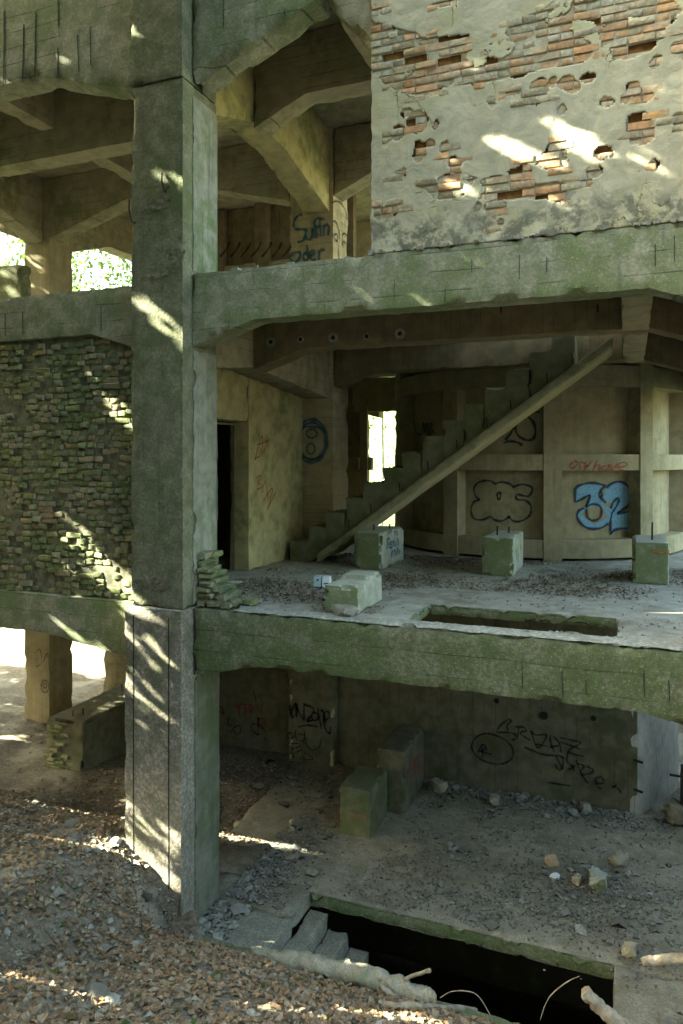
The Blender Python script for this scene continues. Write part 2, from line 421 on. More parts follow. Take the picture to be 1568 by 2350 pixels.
def hbeam_x(name, x0, x1, y0, y1, zb, zt, mat, hl=(0, 0), hr=(0, 0), parent=ruin, **k):
    """beam along X, haunches (length, drop) at its left and right end"""
    def warp(P):
        t = (P[:, 2] - zb) / (zt - zb)
        b = np.zeros(len(P))
        if hl[0]: b += hl[1] * np.clip(1 - (P[:, 0] - x0) / hl[0], 0, 1)
        if hr[0]: b += hr[1] * np.clip(1 - (x1 - P[:, 0]) / hr[0], 0, 1)
        P = P.copy(); P[:, 2] -= b * (1 - t); return P
    return box(name, (x0, y0, zb), (x1, y1, zt), mat, parent, warp=warp, **k)
def hbeam_y(name, x0, x1, prof, zt, mat, parent=ruin, **k):
    ys = [p[0] for p in prof]; zs = [p[1] for p in prof]; zb = min(zs)
    def warp(P):
        b = np.interp(P[:, 1], ys, zs); t = (P[:, 2] - zb) / (zt - zb)
        P = P.copy(); P[:, 2] = b + (zt - b) * t; return P
    return box(name, (x0, ys[0], zb), (x1, ys[-1], zt), mat, parent, warp=warp, **k)

# front corner column: a wider foot with a ledge, a shaft and a widened head
c1 = MB()
c1.add(*rbox((-.745, 0, .0), (.0, .76, 6.32), (.07, .07, .045), .002, .022, seed=1, bev=.005))
column_front = c1.obj('column', M['column'], ruin); column_front['label'] = 'tall pebbled front column streaked with sunlight'
head = box('column_head', (-.765, -.015, 6.33), (-.004, .765, 9.2), M['column'], column_front, step=(.08, .08, .05), amp=.002, chip=.02, bev=.005, seed=2)
foot = box('column_foot', (-.80, -.055, -5.0), (.012, .79, -.004), M['foot'], column_front, step=(.08, .08, .045), amp=.001, chip=.010, bev=.004, seed=3)
box('lit_ledge_rim', (-.798, -.053, -.03), (.010, -.004, .004), M['crust'], column_front, step=(.05, .03, .02), amp=.005, chip=.02, seed=4)  # pale strip painted in for the light on the ledge
foot['label'] = 'wider sunlit foot of the front column'
def scar(px, w, h, seed, Y=-.001):
    c_ = onY(*px, Y); nx_, nz_ = 14, 10; V = []; F = []
    for a_ in range(nx_ + 1):
        for b_ in range(nz_ + 1):
            u_, v_ = a_ / nx_ * 2 - 1, b_ / nz_ * 2 - 1; rr = math.hypot(u_, v_)
            V.append((c_[0] + u_ * w / 2, Y - .004, c_[2] + v_ * h / 2))
    V = np.array(V); bump_ = fbm(V, 16, 3, seed); V[:, 1] -= (bump_ - .45) * .05
    i_, j_ = np.meshgrid(np.arange(nx_), np.arange(nz_), indexing='ij'); i_ = i_.ravel(); j_ = j_.ravel()
    F = np.stack([i_ * (nz_+1) + j_, (i_+1) * (nz_+1) + j_, (i_+1) * (nz_+1) + j_ + 1, i_ * (nz_+1) + j_ + 1], 1)
    cc = V[F].mean(1); e_ = np.hypot((cc[:, 0] - c_[0]) / (w / 2), (cc[:, 2] - c_[2]) / (h / 2)) + (fbm(cc, 12, 3, seed + 3) - .5) * 1.3
    link('spalled_scar', mesh('spalled_scar', V, F[e_ < .85], True, 70), M['scar'], column_front)
for k, (px, w, h) in enumerate((((355, 470), .55, .14), ((400, 585), .3, .22), ((370, 628), .5, .16), ((360, 145), .5, .12), ((350, 1345), .6, .2), ((370, 1160), .25, .06))): scar(px, w, h, k + 2)
# pale inner strip on the column side where the wall once met it
MB().add(*rbox((.0, .20, .02), (.016, .765, 3.12), (.02, .05, .06), .003, .03, seed=5)).obj('plaster_strip', M['column_side'], column_front)
MB().add(*rbox((.0, .20, 4.06), (.016, .775, 6.2), (.02, .05, .06), .003, .035, seed=6)).obj('plaster_strip', M['column_side'], column_front)
MB().add(*rbox((.013, .22, -3.9), (.028, .80, -.85), (.02, .05, .06), .003, .02, seed=7)).obj('plaster_strip', M['strip'], column_front)
# grooves of the form boards on the foot
for gx in (-.665, -.16):
    mb = MB().add(*rbox((gx - .006, -.0585, -3.4), (gx + .006, -.0545, -.1), (.01, .01, .08), .001, 0)); mb.obj('board_joint', M['black'], column_front)

for i, (x0, x1, y0, y1) in enumerate(((-7.43, -6.68, 0, .75), (5.93, 6.68, 0, .75), (-7.43, -6.72, 5.0, 5.72), (-1.0, -.1, 5.0, 5.78),
        (5.93, 6.68, 5.0, 5.75), (-7.43, -6.7, 10.2, 10.9), (-.55, .2, 10.2, 10.9), (5.93, 6.68, 10.2, 10.9))):
    o = box('column', (x0, y0, -4.6), (x1, y1, 8.0), M['column'] if y0 < 1 else (M['cream'] if i == 3 else M['silo']), ruin, step=.14, amp=.006, chip=.03, seed=20 + i)
    if i == 3: C2 = o; o['label'] = 'inner column covered in spray-painted tags'
    if i == 2: CL = o

# facade beams
FB = {}
FB['mid_r'] = hbeam_x('facade_beam', 0, 5.93, .18, .52, 3.41, 4.03, M['facade'], (.83, .27), (.84, .27), step=(.06, .08, .07), amp=.003, chip=.03, seed=31)
FB['mid_l'] = hbeam_x('facade_beam', -6.68, -.745, .18, .52, 3.38, 3.97, M['facade'], (.8, .25), (.75, .24), step=(.07, .08, .08), amp=.003, chip=.022, seed=32)
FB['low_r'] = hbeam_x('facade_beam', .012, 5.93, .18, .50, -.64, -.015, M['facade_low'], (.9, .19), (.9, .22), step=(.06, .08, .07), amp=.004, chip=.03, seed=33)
FB['low_l'] = hbeam_x('facade_beam', -6.68, -.80, .18, .50, -.52, -.0, M['facade'], (1.0, .2), (1.5, .2), step=(.07, .08, .08), amp=.003, chip=.02, seed=34)
FB['top_l'] = hbeam_x('facade_beam', -6.68, -.765, .18, .58, 6.86, 8.3, M['facade'], (1.6, .5), (1.6, .5), step=(.08, .1, .1), amp=.003, chip=.035, seed=35)
FB['top_r'] = hbeam_x('facade_beam', -.004, 1.72, .18, .58, 6.98, 8.3, M['facade'], (1.66, .66), (0, 0), step=(.08, .08, .09), chip=.06, seed=36)
# second part of the top beam: haunch falling to the brick wall
FB['top_r2'] = hbeam_x('facade_beam', 1.722, 2.42, .24, .56, 6.98, 8.3, M['inner'], (0, 0), (.7, .85), step=(.08, .08, .09), chip=.06, seed=37)
FB['top_r3'] = hbeam_x('facade_beam', 2.424, 5.93, .45, .8, 7.2, 8.25, M['inner'], seed=38, step=.2)

crust = box('crumbling_top', (.55, .186, -.02), (5.92, .495, .006), M['crust'], FB['low_r'], step=(.05, .05, .03), amp=.010, chip=.035, seed=39)
# cross beams in the depth, haunched at both ends
hbeam_y('cross_beam', -.66, -.17, [(.765, 6.25), (2.28, 6.76), (3.2, 6.72), (5.0, 6.30)], 7.85, M['yellow'], seed=41, step=.1)
hbeam_y('cross_beam', -.66, -.17, [(.765, 2.95), (2.1, 3.12), (5.0, 2.88)], 3.84, M['inner'], seed=42, step=.1)
hbeam_y('cross_beam', -.66, -.17, [(.80, -.85), (2.0, -.6), (5.0, -.85)], -.19, M['inner'], seed=43, step=.12)
hbeam_y('cross_beam', 4.84, 5.15, [(.524, 3.41), (2.04, 3.32)], 3.84, M['silo'], seed=44, step=.1)
hbeam_y('cross_beam', 4.84, 5.15, [(2.47, 3.32), (4.99, 3.28)], 3.84, M['silo'], seed=45, step=.1)
hbeam_y('cross_beam', 1.75, 2.1, [(.584, 6.9), (4.99, 6.9)], 7.85, M['inner'], seed=46, step=.15)
hbeam_y('cross_beam', -4.2, -3.85, [(.584, 7.2), (4.99, 7.2)], 7.85, M['inner'], seed=47, step=.2)
for s, x in enumerate((-7.3, 6.1)):
    for z in (7.85, 3.84):
        hbeam_y('cross_beam', x, x + .45, [(.76, z - 1.4), (2.2, z - .9), (3.4, z - .9), (4.99, z - 1.4)], z, M['inner'], seed=48 + s, step=.2)
        hbeam_y('cross_beam', x, x + .45, [(5.78, z - 1.4), (7.2, z - .9), (8.8, z - .9), (10.19, z - 1.4)], z, M['inner'], seed=51 + s, step=.2)
# inner beams along the facade
hbeam_x('inner_beam', -.168, 5.93, 2.05, 2.46, 3.35, 3.842, M['inner_v'], (.85, .27), (.8, .25), seed=61, step=.1, chip=.035)
hbeam_x('inner_beam', -.168, 5.93, 2.05, 2.46, 6.95, 7.852, M['inner'], (.85, .36), (.8, .3), seed=62, step=.12)
hbeam_x('inner_beam', -6.68, -.662, 2.05, 2.46, 6.74, 7.852, M['inner'], (.3, .1), (0, 0), seed=63, step=.12, chip=.02)
hbeam_x('inner_beam', -.098, 5.93, 5.0, 5.42, 3.34, 3.842, M['inner_v'], (.7, .25), (.8, .25), seed=64, step=.12)
hbeam_x('inner_beam', -.098, 5.93, 5.0, 5.42, 7.1, 7.852, M['inner'], (1.2, .5), (1.2, .5), seed=65, step=.15)
hbeam_x('inner_beam', -6.718, -1.002, 5.0, 5.42, 7.12, 7.852, M['inner'], (2.0, .58), (1.9, .52), seed=66, step=.12)
hbeam_x('inner_beam', -6.718, -1.002, 5.0, 5.42, 3.1, 3.842, M['inner'], (1.0, .3), (1.0, .3), seed=67, step=.2)
hbeam_x('inner_beam', -6.70, -.952, 10.2, 10.6, 7.1, 7.852, M['silo'], (2.2, .8), (2.0, .7), seed=68, step=.15)
hbeam_x('inner_beam', -.198, 5.93, 10.2, 10.6, 7.1, 7.852, M['silo'], (1.5, .6), (1.5, .6), seed=69, step=.2)
hbeam_x('inner_beam', -6.70, -.952, 10.2, 10.6, 3.1, 3.842, M['silo'], (1.0, .3), (1.0, .3), seed=70, step=.2)
hbeam_x('inner_beam', -.198, 5.93, 10.2, 10.6, 3.0, 3.842, M['silo'], (1.0, .3), (1.0, .3), seed=71, step=.2)
hbeam_x('inner_beam', -9, -7.43, 5.0, 5.42, 7.12, 7.852, M['inner'], (0, 0), (1.4, .55), seed=72, step=.15)

for k, q in enumerate(((622, 785), (690, 779), (765, 775), (842, 772), (918, 766))):
    c_ = onY(*q, 2.047); mb = MB(); tube(mb, [c_ + (0, -.006, 0), c_ + (0, .004, 0)], .075 if k % 2 == 0 else .05, 9); o = mb.obj('spalled_patch', M['crust'], ruin)
    mb = MB(); tube(mb, [c_ + (0, -.012, 0), c_ + (0, .0, 0)], .03, 8); mb.obj('hole', M['black'], o)  # black disc painted for the dark inside the hole
# slabs (plates of one storey are one part)
def slab(name, plates, z0, z1, mat, seed, step=.16, chip=.03):
    mb = MB()
    for k, (x0, x1, y0, y1) in enumerate(plates):
        mb.add(*rbox((x0, y0, z0), (x1, y1, z1), (step, step, .07), .006, chip, seed=seed + k))
    return mb.obj(name, mat, ruin)
e = .002
slab('roof_slab', [(-9, 2.1, .59, 11.2)], 7.854, 8.06, M['inner'], 80, .3)  # right bay left unroofed, out of view, to light the upper room
slab('floor_slab', [(-9, 6.7, .522, 4.04), (-9, 2.3, 4.04 + e, 5.0), (4.86, 6.7, 4.04 + e, 5.0), (-9, 6.7, 5.0 + e, 11.2)], 3.844, 4.0, M['floor'], 84, .2)
slab2 = slab('floor_slab', [(-9, 2.63, .502, 1.43), (4.8, 6.7, .502, 1.43), (-9, 6.7, 1.43 + e, 3.2), (-9, 6.7, 3.2 + e, 11.2)], -.125, -.0, M['floor'], 90, .12, .05)
slab2['label'] = 'dusty middle floor with a rectangular opening'
# broken mossy rim round the opening of the middle floor
mb = MB()
mb.add(*rbox((2.632, 1.40, -.13), (4.80, 1.428, .004), (.06, .03, .04), .012, .06, seed=96))
mb.add(*rbox((2.60, .56, -.13), (2.634, 1.40, .004), (.03, .06, .04), .012, .06, seed=97))
mb.obj('opening_rim', M['facade_low'], slab2)
# basement cross wall seen down through the opening
box('cellar_wall', (2.4, 1.75, -3.3), (5.2, 1.9, -.6), M['inner_v'], ruin, step=.2, seed=98) if False else None

# yellow wall between the front and the inner column, with a doorway
w = MB()
w.add(*rbox((-1.05, .77, 0), (-.70, 1.93, 3.84), .12, .006, .02, seed=101))
w.add(*rbox((-1.05, 2.90, 0), (-.70, 4.99, 3.84), .12, .006, .02, seed=102))
w.add(*rbox((-1.05, 1.932, 2.37), (-.70, 2.898, 3.84), .12, .006, .02, seed=103))
wall_y = w.obj('plaster_wall', M['yellow'], ruin); wall_y['label'] = 'yellowed wall with a dark doorway'
d = MB()
d.add(*rbox((-.99, 2.86, .0), (-.93, 2.899, 2.36), .1, .002, .005)); d.add(*rbox((-.99, 1.934, .0), (-.93, 1.97, 2.36), .1, .002, .005))
d.add(*rbox((-.99, 1.972, 2.31), (-.93, 2.858, 2.36), .1, .002, .005))
d.obj('door_frame', M['inner_v'], wall_y)
# side wall added behind the doorway, so that the room beyond stays dark
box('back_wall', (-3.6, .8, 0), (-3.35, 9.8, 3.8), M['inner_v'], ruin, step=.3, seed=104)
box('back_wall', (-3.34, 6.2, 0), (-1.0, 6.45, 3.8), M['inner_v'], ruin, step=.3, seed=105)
# upper back wall with posts and rails
uw = box('panel_wall', (-6.6, 8.2, 4.0), (-.9, 8.4, 7.85), M['inner_v'], ruin, step=.25, seed=106)
for px in (-6.0, -4.55, -3.35, -1.4):
    box('panel_post', (px, 8.0, 4.0), (px + .35, 8.199, 7.85), M['inner_v'], uw, step=.2, seed=107 + px)
for k, (a, b) in enumerate(((-5.64, -4.56), (-4.19, -3.36), (-2.99, -1.41))):
    box('panel_rail', (a, 8.02, 6.05), (b, 8.199, 6.45), M['inner'], uw, step=.2, seed=111 + k)
box('parapet_stub', (-6.3, 2.6, 4.0), (-5.1, 2.85, 5.25), M['facade_low'], ruin, step=.1, chip=.06, seed=115)

box('back_wall', (.62, 10.62, 0), (6.6, 10.85, 3.84), M['inner_v'], ruin, step=.4, seed=116)
box('back_wall', (-.1, 10.62, 4.0), (6.6, 10.85, 7.8), M['inner_v'], ruin, step=.4, seed=117)
# rear window posts and rails seen past the inner column
rw = MB()
rear = box('rear_window_frame', (-1.42, 10.0, .0), (-1.2, 10.19, 3.3), M['silo'], ruin, step=.15, seed=120)
box('window_rail', (-1.19, 10.02, 2.95), (.6, 10.18, 3.82), M['silo'], rear, step=.15, seed=121)
box('window_rail', (-2.0, 9.98, 1.48), (-1.43, 10.14, 1.82), M['silo'], rear, step=.15, seed=122)
box('window_rail', (-1.19, 9.98, 1.48), (-1.08, 10.14, 1.82), M['silo'], rear, step=.1, seed=123)
box('back_wall', (-3.3, 10.2, 0), (-1.44, 10.4, 3.8), M['inner_v'], ruin, step=.3, seed=118)
rear2 = box('rear_window_frame', (-.95, 10.02, 4.0), (-.7, 10.19, 6.7), M['silo'], ruin, step=.15, seed=124)
box('window_rail', (-.69, 10.03, 6.3), (.8, 10.18, 6.7), M['silo'], rear2, step=.15, seed=125)

# basement walls
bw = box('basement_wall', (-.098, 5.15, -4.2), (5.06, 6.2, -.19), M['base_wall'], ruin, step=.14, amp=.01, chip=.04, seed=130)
bw['label'] = 'stained basement wall toned dark for shade, with black tags'
def obl(P):
    P = P.copy(); P[:, 0] += (P[:, 1] - 5.152) * .48; return P
pier = box('wall_end', (4.8, 5.154, -4.2), (5.075, 6.55, -.2), M['pier_lit'], bw, step=(.1, .1, .1), amp=.004, chip=.02, warp=obl, seed=131)
pier['label'] = 'slanting end pier of the basement wall, coloured pale as sky-lit'
box('lintel_band', (2.3, 5.135, -.95), (5.06, 5.149, -.30), M['inner_v'], bw, step=(.1, .05, .08), amp=.004, chip=.05, seed=132)
for k, (px, py) in enumerate(((1140, 1608), (1248, 1642), (1362, 1648))):
    c = onY(px, py, 5.13)
    mb = MB(); tube(mb, [c + (0, -.012, 0), c + (0, .0, 0)], .07 if k == 1 else .045, 12); mb.obj('pipe_hole', M['black'], bw)  # black disc stands in for the shade inside each pipe
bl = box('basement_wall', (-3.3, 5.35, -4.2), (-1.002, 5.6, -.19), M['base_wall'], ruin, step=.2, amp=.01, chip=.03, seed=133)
box('basement_wall', (-6.7, 6.7, -4.2), (-3.3, 6.95, -.19), M['inner'], ruin, step=.2, amp=.01, chip=.03, seed=135)
box('basement_wall', (-3.1, 3.4, -4.2), (-2.88, 5.345, -.19), M['inner_v'], ruin, step=.15, amp=.01, chip=.05, seed=134)  # unseen side wall added to keep out light from the left
# basement floor with the pit, one sheet of plates
fl = MB()
for k, (x0, x1, y0, y1) in enumerate(((-.78, 1.06, .80, 1.34), (-.78, 7.5, 1.342, 5.2), (4.76, 7.5, -.1, 1.34))):
    fl.add(*rbox((x0, y0, -4.05), (x1, y1, -3.85), (.1, .1, .1), .02, .06, seed=140 + k))
bf = tag(fl.obj('basement_floor', M['base']), 'dusty basement floor with a dark pit', None, None, 'structure')
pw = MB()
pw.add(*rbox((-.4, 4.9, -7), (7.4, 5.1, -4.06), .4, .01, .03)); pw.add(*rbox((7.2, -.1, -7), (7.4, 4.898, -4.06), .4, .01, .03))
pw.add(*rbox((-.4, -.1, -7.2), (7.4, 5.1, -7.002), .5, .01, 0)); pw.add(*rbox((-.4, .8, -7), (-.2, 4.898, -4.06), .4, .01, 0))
pw.obj('pit_wall', M['dark'], bf)  # near-black walls set back under the floor to keep the pit dark
box('pit_rim', (1.06, 1.315, -4.03), (4.76, 1.341, -3.842), M['facade_low'], bf, step=(.06, .03, .05), amp=.014, chip=.06, seed=145)
kerb = box('pit_kerb', (.02, -.24, -7), (5.1, -.0, -3.77), M['facade_low'], bf, step=(.08, .08, .15), amp=.015, chip=.06, seed=146)
# steps down into the pit
for k, x in enumerate((1.06, 1.33, 1.62, 1.88)):
    x0 = (.02, 1.06, 1.33, 1.62)[k]
    box('pit_step', (x0 + .002, .002, -6.9), (x, (.798, 1.312, 1.312, 1.312)[k], -3.87 - .18 * k), M['grit'], bf, step=(.05, .06, .1), amp=.005, chip=.025, seed=150 + k)

box('dark_column_sleeve', (-1.012, 4.984, -4.3), (-.088, 5.79, -.9), M['base_wall'], C2, step=.1, amp=.004, chip=.05, seed=155)  # thin sleeve added to darken the basement part of the column
# ---- brick infill wall, left bay
def brick_mesh(L, H, D, seed, rough=.010, b=.011):
    r = random.Random(seed); V = []
    for sx in (-1, 1):
        for sz in (-1, 1):
            V += [(sx * (L/2 - b), 0, sz * (H/2 - b)), (sx * L/2, b * 1.3, sz * (H/2 - b)), (sx * (L/2 - b), b * 1.3, sz * H/2), (sx * L/2, D, sz * H/2)]
    V = np.array(V); V += np.array([[r.uniform(-rough, rough) for _ in range(3)] for _ in V]) * (1, .9, .8)
    # index: corner c (0: --,1:-+,2:+-,3:++) * 4 + (front, side, topbot, back)
    f = lambda c, k: c * 4 + k
    F = [[f(0,0), f(2,0), f(3,0), f(1,0)],
         [f(1,0), f(3,0), f(3,2), f(1,2)], [f(2,0), f(0,0), f(0,2), f(2,2)],
         [f(0,0), f(1,0), f(1,1), f(0,1)], [f(3,0), f(2,0), f(2,1), f(3,1)],
         [f(1,2), f(3,2), f(3,3), f(1,3)], [f(2,2), f(0,2), f(0,3), f(2,3)],
         [f(0,1), f(1,1), f(1,3), f(0,3)], [f(3,1), f(2,1), f(2,3), f(3,3)],
         [f(1,0), f(1,2), f(1,1)], [f(0,0), f(0,1), f(0,2)], [f(3,0), f(3,1), f(3,2)], [f(2,0), f(2,2), f(2,1)],
         [f(1,1), f(1,2), f(1,3)], [f(0,1), f(0,3), f(0,2)], [f(3,1), f(3,3), f(3,2)], [f(2,1), f(2,2), f(2,3)]]
    return V, F
BR = {}
def bricks(kind, L, H, D, n, mat, rough=.010, b=.009):
    out = []
    for i in range(n):
        V, F = brick_mesh(L, H, D, hash((kind, i)) % 9999 if False else i * 37 + int(L * 1000), rough, b)
        me = mesh('brick', V, F, True, 55); me.materials.append(mat); out.append((me, V, F))
    return out
head_v = bricks('h', .118, .070, .12, 10, M['brick_moss'], .011, .008)
str_v = bricks('s', .238, .070, .12, 10, M['brick_moss'], .011, .008)
infill = tag(box('brick_infill_wall', (-6.67, .254, .0), (-.75, .50, 3.375), M['mortar_moss'], ruin, step=.05, amp=.022, chip=0, seed=160))
infill['label'] = 'mossy rough brick wall beside the front column'
cells = []
z = .045; course = 0
while z < 3.36:
    x = -.775 - rng.uniform(0, .1)
    while x > -3.75:
        st = rng.random() < (.22 if course % 2 else .10)
        L = .255 if st else .134
        xc = x - L / 2
        top = 3.38 - .24 * max(0, 1 - (-.745 - xc) / .75) - .03
        if z < top: cells.append((xc, z, st, L))
        x -= L
    z += .0832; course += 1
cells = [c for c in cells if rng.random() > .07]
cells.sort(key=lambda c: -c[0])
rest = MB()
off0 = ruin.location + infill.location
def wob(x, z): return .012 * math.sin(z * 9 + x * 3) + .010 * math.sin(x * 17 + z * 5)
nb = 0
for (xc, zc, st, L) in cells:
    y = .234 + rng.normal(0, .010) + (.03 if rng.random() < .10 else 0) + .012 * math.sin(xc * 5 + zc * 4)
    me, V, F = (str_v if st else head_v)[rng.integers(8)]
    zz = zc + wob(xc, zc) * 1.1 + rng.normal(0, .004); ry = rng.normal(0, .04); s = rng.uniform(.88, 1.03)
    if nb < 300:
        o = bpy.data.objects.new('brick', me); COL.objects.link(o); o.parent = infill
        o.location = Vector((xc, y, zz)) - Vector(off0); o.rotation_euler = (rng.normal(0, .05), ry, rng.normal(0, .05)); o.scale = (s, 1, rng.uniform(.9, 1.06)); nb += 1
    else:
        c, sn = math.cos(ry), math.sin(ry)
        W = V * (s, 1, rng.uniform(.9, 1.06)); W = np.stack([W[:, 0] * c + W[:, 2] * sn, W[:, 1], -W[:, 0] * sn + W[:, 2] * c], 1) + (xc, y, zz)
        rest.add(W, F)
tag(rest.obj('brick_courses', M['brick_moss'], infill, True, 55), kind='stuff')

# ---- broken brick stub beside the front column
stub = empty('brick_stub'); stub.parent = ruin; stub.location = Vector((.3, .4, 0)) - ruin.location
sb = bricks('t', .20, .066, .16, 6, M['brick_moss'], .018); sb2 = bricks('u', .112, .066, .2, 6, M['brick_moss'], .018)
widths = [.52, .42, .36, .28, .20, .14, .11, .10]
for r_, wd in enumerate(widths):
    for yy in (.25, .47):
        x = .02
        while x < wd - .06:
            hd = rng.random() < .6; L = .125 if hd else .215
            if rng.random() < .8:
                o = bpy.data.objects.new('brick', (sb2 if hd else sb)[rng.integers(6)][0]); COL.objects.link(o); o.parent = stub
                o.location = Vector((x + L / 2 + rng.normal(0, .012), yy + rng.normal(0, .022), .035 + r_ * .08)) - Vector((.3, .4, 0))
                o.rotation_euler = (rng.normal(0, .06), rng.normal(0, .07), rng.normal(0, .14)); o.scale = (rng.uniform(.8, 1), 1, rng.uniform(.85, 1))
            x += L
sm = MB()
for r_, wd in enumerate(widths):
    sm.add(*rbox((.017, .268, r_ * .08 - .002), (max(.06, wd - .02), .70, r_ * .08 + .078), .04, .05, .05, seed=170 + r_))
sm.obj('stub_mortar', M['facade_low'], stub)

# ---- plastered brick wall, upper right
WX0, WX1, WZ0, WZ1 = 2.28, 5.95, 4.035, 8.24
def zpt(zx, zy):  # measured on an enlarged crop of the photograph -> wall coordinates
    p = onY(826.2 + zx * .4731, zy * .4731, .2); return p[0], p[2]
polys = [[(40,100),(200,140),(330,185),(520,150),(560,215),(680,195),(760,110),(900,40),(1000,-30),(1250,-60),(1300,100),(1480,80),(1480,180),(1330,240),(1180,230),(1080,300),(900,330),(740,370),(640,400),(330,465),(180,435),(40,340)],
 [(280,900),(400,850),(500,830),(580,870),(700,850),(790,780),(830,800),(830,870),(860,900),(950,880),(1000,900),(990,970),(900,970),(760,960),(600,970),(380,960)],
 [(860,790),(915,700),(940,670),(1000,680),(1000,830),(900,830)], [(1000,-40),(1480,-60),(1560,60),(1500,110),(1250,60)],
 [(40,30),(130,20),(130,70),(40,75)], [(340,20),(470,-10),(480,30),(350,40)]]
spots = [(285,590,45,40),(645,500,20,20),(870,440,42,52),(1005,395,42,22),(1040,425,40,20),(1200,490,32,18),(1370,458,50,20),(1285,478,20,22),(1312,420,24,18),
 (1360,620,62,62),(1178,735,42,24),(1140,832,45,18),(1100,885,25,18),(450,800,28,25),(410,720,20,22),(285,730,30,42),(655,1000,62,22),(120,1032,62,26),
 (1430,300,22,22),(185,640,42,22),(1325,225,95,32),(1490,100,30,20),(1550,580,30,22),(205,840,16,14),(745,435,26,16),(805,465,14,18),(935,400,18,18),(990,530,16,18),(1110,370,26,20),
 (230,548,26,16),(560,1010,10,20),(690,1075,14,10),(1440,790,18,18),(340,690,26,14),(1540,235,40,18),(80,1000,20,14),(370,600,10,14)]
polys = [np.array([zpt(*p) for p in q]) for q in polys]
def inpoly(x, z, pl):
    r = np.zeros(x.shape, bool); n = len(pl); j = n - 1
    for i in range(n):
        xi, zi = pl[i]; xj, zj = pl[j]
        c = ((zi > z) != (zj > z)) & (x < (xj - xi) * (z - zi) / (zj - zi + 1e-9) + xi); r ^= c; j = i
    return r
def exposed(x, z, jit=.05):
    P = np.stack([x, z, 0 * x], 1)
    a = x + (fbm(P, 4.2, 4, 1.3) - .5) * jit * 3.2; b = z + (fbm(P, 5.2, 4, 6.1) - .5) * jit * 2.2
    m = np.zeros(x.shape, bool)
    for pl in polys: m |= inpoly(a, b, pl)
    m &= ~(fbm(P, 3.4, 4, 8.4) > .645)
    for (cx, cy, rx, ry) in spots:
        X0, Z0 = zpt(cx, cy); X1, Z1 = zpt(cx + rx, cy + ry)
        rr = ((a - X0) / (abs(X1 - X0) + .01)) ** 2 + ((b - Z0) / (abs(Z1 - Z0) + .012)) ** 2
        m |= rr < 1.0
    return m
pwall = box('plastered_brick_wall', (WX0 + .012, .262, WZ0), (WX1, .60, WZ1), M['brick_core'], ruin, step=.15, amp=.008, chip=.03, seed=180)
pwall['label'] = 'peeling plastered wall showing patches of orange brick'
S = .016
nx = int((WX1 - WX0) / S); nz = int((WZ1 - WZ0) / S)
gx, gzz = np.meshgrid(WX0 + np.arange(nx + 1) * S, WZ0 + np.arange(nz + 1) * S, indexing='ij')
P3 = np.stack([gx.ravel(), gzz.ravel(), 0 * gx.ravel()], 1)
yy = .209 + (fbm(P3, 2.2, 3, 2) - .5) * .02 + (fbm(P3, 11, 3, 4) - .5) * .016
edgej = (P3[:, 0] < WX0 + 1e-6) * (fbm(P3, 7, 3, 9) - .6) * .09
lowj = np.clip(1 - (P3[:, 1] - WZ0) / .5, 0, 1) * (fbm(P3, 6, 4, 5) - .35) * .07
V = np.stack([P3[:, 0] - edgej, yy - lowj * .6, P3[:, 1]], 1)
i, j = np.meshgrid(np.arange(nx), np.arange(nz), indexing='ij'); i = i.ravel(); j = j.ravel()
F = np.stack([i * (nz+1) + j, (i+1) * (nz+1) + j, (i+1) * (nz+1) + j + 1, i * (nz+1) + j + 1], 1)
cx = WX0 + (i + .5) * S; cz = WZ0 + (j + .5) * S
ex = exposed(cx, cz)
pl = link('plaster_coat', mesh('plaster_coat', V, F[~ex], True, 60), M['plaster'], pwall)
md = pl.modifiers.new('thickness', 'SOLIDIFY'); md.thickness = .013; md.offset = -1
red_s = bricks('rs', .238, .068, .05, 8, M['brick_red'], .005, .006); red_h = bricks('rh', .113, .068, .05, 6, M['brick_red'], .005, .006)
poff = ruin.location + pwall.location
mort = MB(); z = WZ0 + .042; course = 0; nred = 0
sts = []
while z < min(WZ1, 7.2):
    x = WX0 + .005 + (.12 if course % 2 else 0)
    if course % 2: sts.append((WX0 + .0625, z, False))
    while x < WX1:
        h = rng.random() < .3
        L = .125 if h else .25
        sts.append((x + L / 2, z, not h)); x += L
    z += .0835; course += 1
A = np.array([(s[0], s[1]) for s in sts])
hit = np.zeros(len(A), bool)
for dx in (-.09, -.04, 0, .04, .09):
    for dz in (-.025, 0, .025): hit |= exposed(A[:, 0] + dx, A[:, 1] + dz)
for (xc, zc, stt), hh in zip(sts, hit):
    if not hh: continue
    missing = rng.random() < .05
    L = .25 if stt else .125
    if not missing:
        mort.add([(xc - L/2, .226, zc - .042), (xc + L/2, .226, zc - .042), (xc + L/2, .226, zc + .042), (xc - L/2, .226, zc + .042)], [[0, 1, 2, 3]])
        if nred < 300:
            o = bpy.data.objects.new('brick', (red_s if stt else red_h)[rng.integers(6)][0]); COL.objects.link(o); o.parent = pwall
            o.location = Vector((xc, (.212 + rng.normal(0, .006)), zc)) - Vector(poff); o.rotation_euler = (rng.normal(0, .03), rng.normal(0, .012), rng.normal(0, .03)); nred += 1
mort.obj('mortar_bed', M['mortar'], pwall, False)['kind'] = 'stuff'
# rubble ledge at the foot of the wall
rl = MB()
for k in range(70):
    x = rng.uniform(.4, 5.8); y = rng.uniform(.22, .46) if x < 2.2 else rng.uniform(.17, .2)
    s = rng.uniform(.012, .04)
    P, Fq = rbox((-1, -1, -.6), (1, 1, .6), 1.0, 0, 0); P = P * s * rng.uniform(.6, 1.3, 3) + rng.normal(0, .15 * s, P.shape) + (x, y, 4.03 + s * .3)
    rl.add(P, Fq)
tag(rl.obj('ledge_rubble', M['gravel'], ruin, True, 40), kind='stuff')

